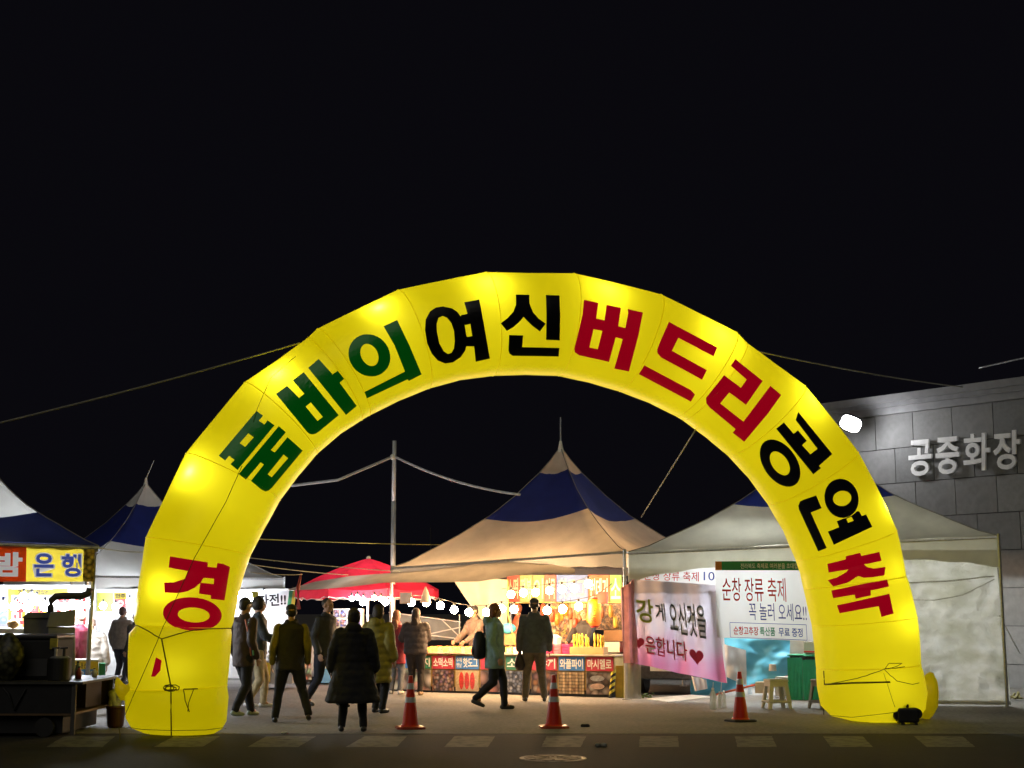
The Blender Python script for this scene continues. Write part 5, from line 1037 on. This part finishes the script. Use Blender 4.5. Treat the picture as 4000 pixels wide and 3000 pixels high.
def bagf(u, v):
    th = 2 * pi * u; r_ = .20 * sin(pi * min(.97, .08 + v * .85)) + .02 * noise.noise(Vector((cos(th) * 3, sin(th) * 3, v * 5))); return Vector((a.x + cos(th) * r_ * 1.0, y0_ + .25 + sin(th) * r_ * .7, zc + .5 * (1 - v) + .1 * (1 - v)))
M().grid(bagf, 24, 14).build('mottled_bag', picmat('camo', [(.05, .06, .03), (.16, .15, .07), (.08, .09, .05), (.30, .26, .05)], 14), label='mottled green and yellow bag at the far left end of the cart', cat='bag', smooth=True, loc=(a.x, y0_ + .25, zc))
xc_ = cx1 - .30
M().tube([(xc_ - .9, y0_ + .25, zc + .02), (xc_ - .7, y0_ + .05, zc + .03), (xc_ - .5, y0_ - .03, zc - .15), (xc_ - .42, y0_ - .03, zc - .35), (xc_ - .3, y0_ - .02, zc - .1), (xc_ - .2, y0_ + .3, zc + .03)], .014, 7).build('gas_hose', BLACKRUB, label='black hose looping over the front edge of the wooden cart', cat='hose', smooth=True, loc=(xc_ - .5, y0_, zc))
for k, (dx_, dy_, h_, c_) in enumerate([(.14, .75, .16, (.3, .05, .03)), (.05, 1.0, .22, (.15, .2, .1)), (.20, 1.25, .12, (.4, .4, .38))]):
    g = Vector((xc_ + dx_, y0_ + dy_, zc)); t = thing('cart_bottle', ['short red sauce bottle near the end of the wooden cart', 'taller green bottle behind the red one on the wooden cart', 'small pale tub at the back corner of the wooden cart'][k], 'bottle', g)
    M().rings([[g + Vector((cos(2 * pi * j / 12) * .035 * q_, sin(2 * pi * j / 12) * .035 * q_, h_ * z)) for j in range(12)] for z, q_ in ((0, 1), (.6, 1), (.8, .5), (.9, .4))]).build('bottle_body', mat('cart_bottle_%d' % k, c_, .3), t, smooth=True)
    M().cone(g + Vector((0, 0, h_ * .9)), g + Vector((0, 0, h_)), .016, n=8).build('cap', DARKSTEEL, t)
# clay pot with white bag beside the cart
g = G(450, 2842); t = thing('clay_pot', 'dark brown bucket standing between the cart and the left arch foot', 'bucket', g)
M().rings([[g + Vector((cos(2 * pi * j / 24) * r_, sin(2 * pi * j / 24) * r_, z)) for j in range(24)] for z, r_ in ((0, .09), (.03, .11), (.25, .128), (.27, .135), (.29, .13))]).build('bucket_body', mat('brown_bucket', (.06, .018, .012), .4, var=.2), t, smooth=False)
mm = M(); 
for k in range(9): mm.caps(g + Vector((random.uniform(-.06, .06), random.uniform(-.05, .05), .30)), g + Vector((random.uniform(-.10, .10), random.uniform(-.06, .06), .42 + random.random() * .05)), .04, .05, 8)
mm.build('white_bag', mat('bag_white2', (.5, .5, .56), .5), label='crumpled white plastic bag stuffed in the brown bucket', cat='bag', smooth=True, loc=g + Vector((0, 0, .3)))
# dry stalk
g = G(468, 2895, -.004); M().tube([g, g + Vector((.0, 0, .08)), g + Vector((-.02, 0, .17))], .006, 5).build('weed_stalk', DARKROPE, label='single thin weed stalk at the road edge near the left arch foot', cat='plant', loc=g)

# ------------------------------------------------------------------ far left tent interior
def fy(px, py, Y): return PY(px, py, Y)
q = [fy(372, 2300, 34), fy(1150, 2300, 34), fy(1150, 2690, 34), fy(372, 2690, 34)]; q[2].z = q[3].z = .02
t = thing('far_back_sheet', 'white back sheet lit bright in the far left tent', 'sheet', q[3]); mp = sheetmap(q, lambda u, v: .03 * sin(u * 40)); M().grid(lambda u, v: mp(u, v), 50, 4).build('sheet', BS, t, smooth=True)
def uf(x): return (x - 372) / 778
def vf(y): return (y - 2300) / 390
for x0, x1, y0, y1, m, nm in [(380, 442, 2318, 2398, mat('poster_lime', (.62, .62, .12), .5), 'yellow_poster'), (446, 492, 2318, 2345, YB, 'yellow_strip'), (448, 492, 2345, 2392, mat('poster_palered', (.7, .12, .12), .5), 'red_poster')]:
    M().grid(lambda u, v: mp(uf(x0) + (uf(x1) - uf(x0)) * u, vf(y0 + (y1 - y0) * v), .02), 4, 2).build(nm, m, t)
lettering('안주', mp, (uf(452), vf(2322), uf(490), vf(2341)), TXTK, t, off=.03, bold=.02, sub=3); lettering('오', mp, (uf(455), vf(2350), uf(486), vf(2388)), TXTW, t, off=.03, bold=.05, sub=3)
q = [fy(985, 2312, 32.3), fy(1150, 2306, 32.3), fy(1150, 2372, 32.3), fy(990, 2385, 32.3)]
GW = picmat('green_yellow_print', [(.05, .5, .3), (.7, .75, .7), (.65, .6, .1), (.7, .75, .72)], 1.6)
t, mp = banner('menu_banner', 'green, yellow and white banner with bold black letters in the far left tent', q, BAN, [('파전!!', (.12, .15, .80, .85), TXTK, .03, {})], None, 10, 4)
for u0, u1, c in [(0, .14, (.6, .6, .08)), (.82, .91, (.08, .48, .28)), (.91, 1, (.65, .58, .1))]: M().grid(lambda u, v: mp(u0 + (u1 - u0) * u + .06 * (1 - v) * (0 < u0), v, .004), 2, 2).build('colour_field', mat('cf%g' % u0, c, .5), t)
def fbox(x0, y0, x1, y1, Y, th, nm, m, par=None, label=None, cat=None):
    a = fy(x0, y0, Y); b = fy(x1, y1, Y); b.z = max(b.z, .02); return M().box(((a.x + b.x) / 2, Y + th / 2, (a.z + b.z) / 2), (b.x - a.x, th, a.z - b.z)).build(nm, m, par, label=label, cat=cat, loc=None if par else ((a.x + b.x) / 2, Y, b.z))
g = fy(1020, 2690, 29.5); g.z = 0; t = thing('food_table', 'dark food table with a yellow sign behind the man in the vest', 'table', g)
fbox(960, 2585, 1140, 2672, 29.6, .8, 'table_body', mat('table_grey', (.25, .25, .25), .6), t); o = fbox(1008, 2588, 1054, 2664, 29.55, .03, 'yellow_sign', YB, t)
lettering('멸', sheetmap([fy(1012, 2598, 29.54), fy(1046, 2598, 29.54), fy(1046, 2652, 29.54), fy(1012, 2652, 29.54)]), (0, 0, 1, 1), TXTR, o, bold=.03)
for k in range(26):
    p = fy(random.uniform(975, 1130), 2582, 29.75 + random.random() * .5); p.z = fy(1000, 2585, 29.6).z + .03 + random.random() * .22
    M().ball(p, random.uniform(.035, .06), 8, 6).build('wrapped_food', [TXTW, DARKSTEEL, STEEL][k % 3], t, smooth=True)

# ------------------------------------------------------------------ people
def ik(a, c, l1, l2, hint):
    a = Vector(a); c = Vector(c); d = c - a; L = min(d.length, (l1 + l2) * .999); dn = d.normalized(); c = a + dn * L
    x = (l1 * l1 - l2 * l2 + L * L) / (2 * L); h = math.sqrt(max(0, l1 * l1 - x * x)); hv = Vector(hint); hv = (hv - dn * hv.dot(dn)).normalized()
    return a + dn * x + hv * h, c
CLOUD = bpy.data.textures.new('fabric_folds', 'CLOUDS'); CLOUD.noise_scale = .11; CLOUD.noise_depth = 2
def remesh(o, vox, disp=0, smooth=3):
    m = o.modifiers.new('remesh', 'REMESH'); m.mode = 'VOXEL'; m.voxel_size = vox; m.use_smooth_shade = True
    s = o.modifiers.new('smooth', 'SMOOTH'); s.factor = .5; s.iterations = smooth
    if disp:
        d = o.modifiers.new('folds', 'DISPLACE'); d.texture = CLOUD; d.strength = disp; d.mid_level = .5; d.texture_coords = 'LOCAL'
def erings(m, L, sh=(0, 0), n=20):
    R = []
    for z, rx, ry, cx, cy in L: R.append([Vector((cx + rx * cos(2 * pi * j / n), cy + ry * sin(2 * pi * j / n), z)) for j in range(n)])
    m.rings(R)
def person(g, H, yaw, label, top, bottom, hairc, hem=.46, kind='jacket', lf=(0, 0, 0), rf=(0, 0, 0), lh=None, rh=None, lean=0, hair='short', shoe=(.03, .03, .03), width=1.0, puff=0, skin=(.42, .24, .16), flare=0, turn=0, hood=False, sleeve=None, cut=0, group=None):
    g = Vector(g); t = thing('person', label, 'person', g, None, yaw)
    B = M(); T = M(); C = M(); h = H
    def sh(z): return lean * max(0, z - .5 * h)
    wv = width
    # joints (x right, y forward)
    hipz = .505 * h
    feet = {}
    for s_, f in ((-1, lf), (1, rf)):
        hip = Vector((.052 * h * s_, 0, hipz)); an = Vector((.055 * h * s_ + f[0], f[1], .052 * h + f[2])); kn, an = ik(hip, an, .245 * h, .222 * h, (0, 1, 0)); feet[s_] = (hip, kn, an)
        B.caps(hip, kn, .046 * h, .031 * h); B.caps(kn, an, .030 * h, .019 * h); B.caps(an, an + Vector((0, .06, -.03)), .02 * h, .018 * h)
        T.caps(hip, kn, .062 * h * wv, .044 * h); T.caps(kn, an + Vector((0, 0, .0)), .043 * h, .034 * h)
    B.rings([[Vector((rx * h * cos(2 * pi * j / 20), sh(z * h) + ry * h * sin(2 * pi * j / 20), z * h)) for j in range(20)] for z, rx, ry in ((.47, .05, .05), (.50, .088, .062), (.55, .092, .064), (.61, .078, .056), (.68, .088, .060), (.75, .102, .064), (.80, .100, .056), (.825, .06, .045), (.845, .031, .033), (.89, .030, .034))])
    T.rings([[Vector((rx * h * wv * cos(2 * pi * j / 20), ry * h * sin(2 * pi * j / 20), z * h)) for j in range(20)] for z, rx, ry in ((.455, .06, .05), (.49, .098, .072), (.55, .100, .072), (.60, .092, .066))])
    # head
    ct, st_ = cos(turn), sin(turn); hc = Vector((0, sh(.93 * h) + .006 * h, .934 * h)); k = .145 * h / .24 * 1.0 * h ** 0
    u = h / 1.7
    def HP(x, y, z): return hc + Vector((x * ct - y * st_, x * st_ + y * ct, z)) * u
    def hb(c, r, mm=None):
        (mm or B).add([HP(*(Vector(c) + Vector(v))) for v in [Vector((r[0] * sin(pi * (i + .001) / 10.002) * cos(2 * pi * j / 16), r[1] * sin(pi * (i + .001) / 10.002) * sin(2 * pi * j / 16), -r[2] * cos(pi * (i + .001) / 10.002))) for i in range(11) for j in range(16)]],
            [(i * 16 + j, i * 16 + (j + 1) % 16, (i + 1) * 16 + (j + 1) % 16, (i + 1) * 16 + j) for i in range(10) for j in range(16)] + [tuple(range(16))[::-1], tuple(160 + j for j in range(16))])
    hb((0, -.008, .02), (.074, .092, .088)); hb((0, .016, -.045), (.056, .070, .062)); hb((0, .062, -.083), (.024, .024, .02)); hb((0, .098, -.022), (.012, .018, .020)); hb((0, .090, .0), (.008, .014, .03)); hb((0, .082, .018), (.045, .012, .010)); hb((0, .086, -.058), (.022, .010, .008))
    for s_ in (-1, 1): hb((.078 * s_, -.005, -.015), (.010, .020, .030)); hb((.045 * s_, .055, -.02), (.022, .025, .02))
    # arms
    el = {}
    for s_, hand in ((-1, lh), (1, rh)):
        shd = Vector((.108 * h * s_ * (1 + .1 * (wv - 1)), sh(.8 * h) - .004 * h, .795 * h)); hd = Vector(hand) * h if hand else Vector((.134 * h * s_ * wv, .03 * h + sh(.5 * h), .50 * h))
        e, w_ = ik(shd, hd, .165 * h, .15 * h, (.35 * s_, -1, -.25)); el[s_] = (shd, e, w_)
        B.caps(shd, e, .033 * h, .025 * h); B.caps(e, w_, .024 * h, .016 * h)
        fd = (w_ - e).normalized(); sd_ = fd.cross(Vector((0, 1, 0)))
        sd_ = Vector((0, 1, 0)) - fd * fd.y; sd_ = sd_.normalized() if sd_.length > .2 else Vector((0, 0, 1)); pn = fd.cross(sd_)
        w2_ = w_ + fd * .02
        for a_ in (-1.5, -.5, .5, 1.5): B.caps(w2_, w2_ + fd * .065 + sd_ * a_ * .019, .013, .012, 7)
        for a_, L_ in ((-1.5, .052), (-.5, .062), (.5, .068), (1.5, .058)):
            k0 = w2_ + fd * .07 + sd_ * a_ * .020; k1 = k0 + fd * L_ * .5 + pn * -.008 * s_ + sd_ * a_ * .003; k2 = k1 + fd * L_ * .45 + pn * -.02 * s_; B.caps(k0, k1, .0095, .0088, 7); B.caps(k1, k2, .0088, .008, 7)
        th0 = w2_ + fd * .02 + sd_ * .02; th1 = th0 + fd * .03 + sd_ * .03; B.caps(th0, th1, .012, .0105, 7); B.caps(th1, th1 + fd * .03 + sd_ * .006, .0105, .009, 7)
    # coat
    zs = [hem, hem + .03, .50, .55, .61, .68, .75, .80, .83, .85] if hem < .47 else [hem, hem + .02, .55, .61, .68, .75, .80, .83, .85]
    zs = []
    z = hem
    while z < .80: zs.append(z); z += .0125
    zs += [.80, .815, .83, .845, .855]
    R = []
    for z in zs:
        fz = max(0, (.55 - z)) ; base = .108 + fz * flare
        if z > .80: base = {.80: .112, .815: .098, .83: .066, .845: .048, .855: .045}[z]
        ry = (.082 if z < .8 else {.80: .074, .815: .066, .83: .052, .845: .046, .855: .044}[z]) + fz * flare * .8
        if puff and z < .8: b_ = puff * abs(sin((z - hem) * pi / .065)) ** .5; base += b_; ry += b_
        if z == zs[0]: base *= .96; ry *= .96
        R.append([Vector((base * wv * h * cos(2 * pi * j / 28), sh(z * h) + ry * wv * h * sin(2 * pi * j / 28) - (.0), z * h)) for j in range(28)])
    C.rings(R)
    for s_ in (-1, 1):
        shd, e, w_ = el[s_]
        r1, r2, r3 = (.047, .040, .033) if not puff else (.054, .050, .042)
        if sleeve is None: C.caps(shd - Vector((.004 * s_, 0, .006)), e, r1 * h, r2 * h); C.caps(e, e.lerp(w_, .94), r2 * h, r3 * h)
        if puff and not sleeve:
            for q_ in range(4): C.ball(shd.lerp(e, (q_ + .5) / 4), r1 * h * 1.07, 12, 8); C.ball(e.lerp(w_, (q_ + .3) / 4), r2 * h * 1.05, 12, 8)
    if hood: C.add(*[(lambda q_: (q_.v, q_.f))(M().ball((0, sh(.85 * h) - .075 * h, .835 * h), (.068 * h, .042 * h, .050 * h), 16, 10))][0])
    C.caps((-.035 * h, sh(.85 * h), .848 * h), (.035 * h, sh(.85 * h), .848 * h), .026 * h, .026 * h)      # collar
    sk = mat('skin_%g' % skin[0], skin, .5, var=.06)
    o = B.build('body', sk, t, loc=(0, 0, 0), fixn=True); remesh(o, .0095, 0, 2)
    cid = '_'.join('%g' % x for x in bottom); o = T.build('trousers', mat('cloth_' + cid, bottom, .85, var=.25, scale=12), t, loc=(0, 0, 0)); remesh(o, .014, .022, 4)
    cid = '_'.join('%g' % x for x in top); o = C.build('coat' if hem < .4 else 'jacket', mat('cloth_' + cid, top, .7, var=.2, scale=14, bump=.2), t, loc=(0, 0, 0)); remesh(o, .013, .024, 3)
    if sleeve is not None:
        cid = '_'.join('%g' % x for x in sleeve); X = M()
        for s_ in (-1, 1): shd, e, w_ = el[s_]; X.caps(shd, e, .041 * h, .036 * h); X.caps(e, e.lerp(w_, .94), .036 * h, .029 * h)
        for s_ in (-1,): pass
        o = X.build('sweater_sleeves', mat('cloth_' + cid, sleeve, .8, var=.2, scale=12), t, loc=(0, 0, 0)); remesh(o, .013, .02, 3)
    for s_ in (-1, 1):
        hip, kn, an = feet[s_]; f = (lf if s_ < 0 else rf); pitch = min(.9, f[2] * 5); X = M(); zz = an.z - .052 * h
        fw = Vector((.12 * s_, cos(pitch), -sin(pitch) * .9)).normalized(); heel = Vector((an.x, an.y - .02, zz + .038)); toe = heel + fw * .155 * h / 1.7 * 1.0
        if pitch < .01: toe.z = .032
        X.caps(heel - Vector((0, .02, 0)), heel + fw * .08, .04, .042); X.caps(heel + fw * .06, toe, .042, .032); X.caps(heel + Vector((0, 0, .02)), an, .038, .036)
        zm = min(v.z for v in X.v); 
        if pitch < .01: X.v = [Vector((v.x, v.y, max(v.z, .002))) for v in X.v]
        o = X.build('shoe', mat('shoe_%g' % shoe[0], shoe, .5), t, loc=(0, 0, 0)); remesh(o, .012, 0, 3)
    # eyes
    for s_ in (-1, 1):
        X = M(); hb((.030 * s_, .082, .002), (.0115, .006, .0065), X); X.build('eye', mat('eye_dark', (.02, .015, .01), .2), t, smooth=True, loc=(0, 0, 0))
    X = M(); hm = mat('hair_%g' % hairc[0], hairc, .6, var=.3, scale=40, bump=.3)
    if hair == 'short': hb((0, -.018, .032), (.081, .090, .086), X); hb((0, -.045, -.01), (.074, .062, .070), X)
    elif hair == 'crop': hb((0, -.020, .030), (.078, .086, .082), X)
    elif hair == 'bob': hb((0, -.016, .030), (.090, .098, .094), X); hb((0, -.035, -.03), (.096, .075, .100), X)
    elif hair == 'long': hb((0, -.016, .030), (.086, .098, .092), X); hb((0, -.062, -.08), (.088, .060, .14), X); hb((0, -.130, -.20), (.082, .040, .13), X)
    elif hair == 'bun': hb((0, -.018, .030), (.084, .092, .088), X); hb((0, -.045, -.01), (.078, .062, .070), X); hb((0, -.10, .04), (.035, .035, .035), X)
    elif hair == 'hood': hb((0, -.020, .018), (.100, .108, .118), X)
    elif hair == 'cap': hb((0, -.040, -.01), (.078, .066, .068), X)
    o = X.build('hair' if hair != 'hood' else 'raised_hood', hm, t, loc=(0, 0, 0)); remesh(o, .011, .012, 2)
    if hair in ('cap', 'short') and cut:
        X = M(); hb((0, -.006, .048), (.084, .094, .068), X); hb((0, .085, .022), (.060, .055, .010), X); o = X.build('cap', mat('cap_%g' % cut, (cut, cut, cut * 1.1), .7), t, loc=(0, 0, 0)); remesh(o, .011, 0, 2)
    return t
BLK = (.012, .012, .014)
person(G(945, 2800), 1.76, radians(-40), 'person in a dark brown jacket with an orange lanyard, walking beside the left arch leg', (.045, .025, .018), BLK, (.02, .015, .01), hem=.42, lf=(.04, .22, 0), rf=(-.02, -.20, .03), hair='short', shoe=(.35, .42, .42), cut=.03)
person(G(1000, 2765), 1.78, radians(-75), 'person in a dark hooded jacket and beige wide trousers looking at a phone', (.03, .038, .042), (.42, .34, .20), (.02, .02, .02), hem=.44, lf=(0, .12, 0), rf=(0, -.14, .02), rh=(.10, .20, .62), lh=(-.06, .20, .60), hair='hood', shoe=(.7, .7, .7), hood=False)
person(G(1128, 2822), 1.66, radians(12), 'person in a black vest with mustard sleeves and dark cap, walking away', (.022, .018, .016), BLK, (.015, .012, .01), hem=.44, lf=(-.10, .02, 0), rf=(.17, -.18, .05), width=1.13, hair='cap', cut=.016, sleeve=(.20, .16, .015), shoe=(.02, .02, .021))
person(G(1262, 2762), 1.78, radians(-115), 'bareheaded person in a dark parka with open collar, turned towards the stalls', (.030, .032, .034), (.014, .016, .03), (.05, .04, .03), hem=.47, lf=(.0, .28, .0), rf=(0, -.26, .04), width=1.1, hair='crop', lean=.05)
person(G(1375, 2858), 1.60, radians(4), 'person in a long black padded coat seen from behind, centre left', BLK, (.010, .010, .011), (.018, .014, .012), hem=.235, lf=(-.05, .03, 0), rf=(.06, -.02, 0), width=1.32, flare=.20, puff=.006, hair='bob', hood=True)
person(G(1473, 2786), 1.66, radians(-25), 'person in a long olive yellow padded coat beside the black coat', (.30, .26, .055), (.012, .012, .013), (.05, .03, .02), hem=.28, width=1.12, puff=.016, hair='bob', hood=True, flare=.02, lf=(0, .1, 0))
person(G(1545, 2712), 1.58, radians(-15), 'person with long auburn hair in a dark red coat at the counter', (.22, .010, .02), (.16, .17, .19), (.16, .055, .02), hem=.36, hair='long', shoe=(.6, .55, .5), rh=(.10, .18, .66), lh=(-.06, .2, .6), flare=.08)
person(G(1622, 2716), 1.62, radians(-8), 'person with long dark hair in a short brown grey padded jacket eating at the counter', (.042, .030, .028), (.022, .016, .014), (.03, .014, .007), hem=.47, width=1.22, puff=.008, hair='long', rh=(.07, .2, .7), lh=(-.12, .18, .68), shoe=(.3, .2, .12))
p10 = person(G(1932, 2772), 1.68, radians(-90), 'person in a mint green hooded coat and black trousers walking right', (.20, .32, .29), BLK, (.16, .07, .03), hem=.385, lf=(0, .16, 0), rf=(0, -.30, .10), width=1.10, hair='bob', hood=True, flare=.06)
p11 = person(G(2088, 2740), 1.79, radians(4), 'person in a blue grey jacket and flat cap carrying a black bag, seen from behind', (.085, .10, .115), (.16, .13, .10), (.05, .04, .03), hem=.47, width=1.12, lf=(-.06, .02, 0), rf=(.07, -.02, 0), hair='cap', cut=.07, shoe=(.12, .11, .10))
c_ = SP.at(1862, 2560, 1.2); person((c_.x, c_.y, 0), 1.68, radians(130), 'stall keeper in a dark cap and brown jacket behind the golden skewers', (.16, .11, .09), BLK, (.03, .02, .02), hem=.46, hair='cap', cut=.022, lh=(-.1, .24, .58), rh=(.1, .24, .58), lean=.1)
c_ = SP.at(2285, 2560, 1.25); person((c_.x, c_.y, 0), 1.62, radians(150), 'stall keeper in a black patterned jacket behind the paper lantern', (.02, .018, .02), BLK, (.2, .12, .07), hem=.45, hair='bob', lh=(-.12, .24, .6), rh=(.1, .26, .6), width=1.15, skin=(.5, .28, .18))
c_ = SP.at(2038, 2560, 2.1); person((c_.x, c_.y, 0), 1.72, radians(100), 'stall keeper in an orange red jacket at the back of the snack stall', (.55, .12, .06), BLK, (.25, .08, .04), hem=.45, hair='short', lean=.12, lh=(-.1, .24, .6), rh=(.1, .24, .6))
person(G(468, 2672), 1.66, radians(-20), 'person in a grey brown jacket seen from behind between the chestnut stall and the arch', (.24, .21, .20), (.03, .032, .05), (.10, .06, .07), hem=.45, width=1.2, rh=(.10, .22, .74), hair='short')
person(G(522, 2690), 1.55, radians(60), 'person mostly hidden behind the upper left arch leg', (.05, .05, .05), BLK, (.03, .02, .02), hem=.45)
c_ = LP.at(306, 2500, 2.0); person((c_.x, c_.y, 0), 1.58, radians(80), 'stall keeper in a wine red jacket behind the tent pole', (.16, .01, .03), BLK, (.3, .2, .15), hem=.45)
c_ = LP.at(352, 2560, 2.6); person((c_.x, c_.y, 0), 1.45, radians(10), 'person in a pale beige padded vest behind the tent pole', (.48, .42, .36), BLK, (.3, .3, .3), hem=.45, width=1.3, puff=.01)
# lanyard and green stripe on the first passer-by, backpack, carried bag, phone
g = G(945, 2800)
q = [PY(958, 2420, g.y - .2), PY(975, 2500, g.y - .2), PY(980, 2562, g.y - .22)]
M().tube(q, .010, 5).build('lanyard', mat('orange_strap', (.5, .13, .05), .6), label='orange strap on the brown jacket next to the arch leg', cat='strap', smooth=True, loc=q[2])
q = [PY(972, 2430, g.y - .18), PY(986, 2480, g.y - .2), PY(990, 2560, g.y - .2)]
M().tube(q, .014, 5).build('green_strap', mat('mint_strap', (.2, .5, .25), .6), label='pale green strap on the jacket edge next to the arch leg', cat='strap', smooth=True, loc=q[2])
g = G(1872, 2772); Yb = G(1932, 2772).y; c = PY(1872, 2520, Yb + .02)
t = thing('backpack', 'black backpack on the back of the walker in the mint coat', 'backpack', c - Vector((0, 0, .22)))
M().rings([[c + Vector((cos(2 * pi * j / 16) * .10 * k, sin(2 * pi * j / 16) * .14 * k, z)) for j in range(16)] for z, k in ((-.22, .6), (-.19, .95), (-.05, 1.1), (.08, 1), (.18, .75), (.22, .4))]).build('pack_body', BLACKRUB, t, smooth=True)
M().ball(c + Vector((-.10, 0, -.08)), (.03, .09, .08), 10, 8).build('front_pocket', BLACKRUB, t, smooth=True)
M().tube([c + Vector((.07, .1, .18)), c + Vector((.16, .12, .22)), c + Vector((.22, .11, .05)), c + Vector((.12, .1, -.15))], .014, 6).build('strap', DARKSTEEL, t)
Yb = G(2088, 2740).y; a = PY(2030, 2528, Yb); t = thing('carrier_bag', 'black plastic carrier bag in the hand of the person in blue grey', 'bag', a - Vector((0, 0, .38)))
M().tube([a, a - Vector((0, 0, .10)), a - Vector((.0, 0, .2)), a - Vector((0, 0, .32)), a - Vector((0, 0, .40))], [.015, .03, .075, .10, .06], 12).build('bag_body', mat('thin_black_plastic', (.03, .015, .015), .35, bump=.5, scale=20), t, smooth=True)
a = PY(1050, 2487, G(1000, 2765).y - .1); M().box(a, (.13, .07, .010)).build('phone', BLACKRUB, label='dark phone held by the person in beige trousers', cat='phone', loc=a)
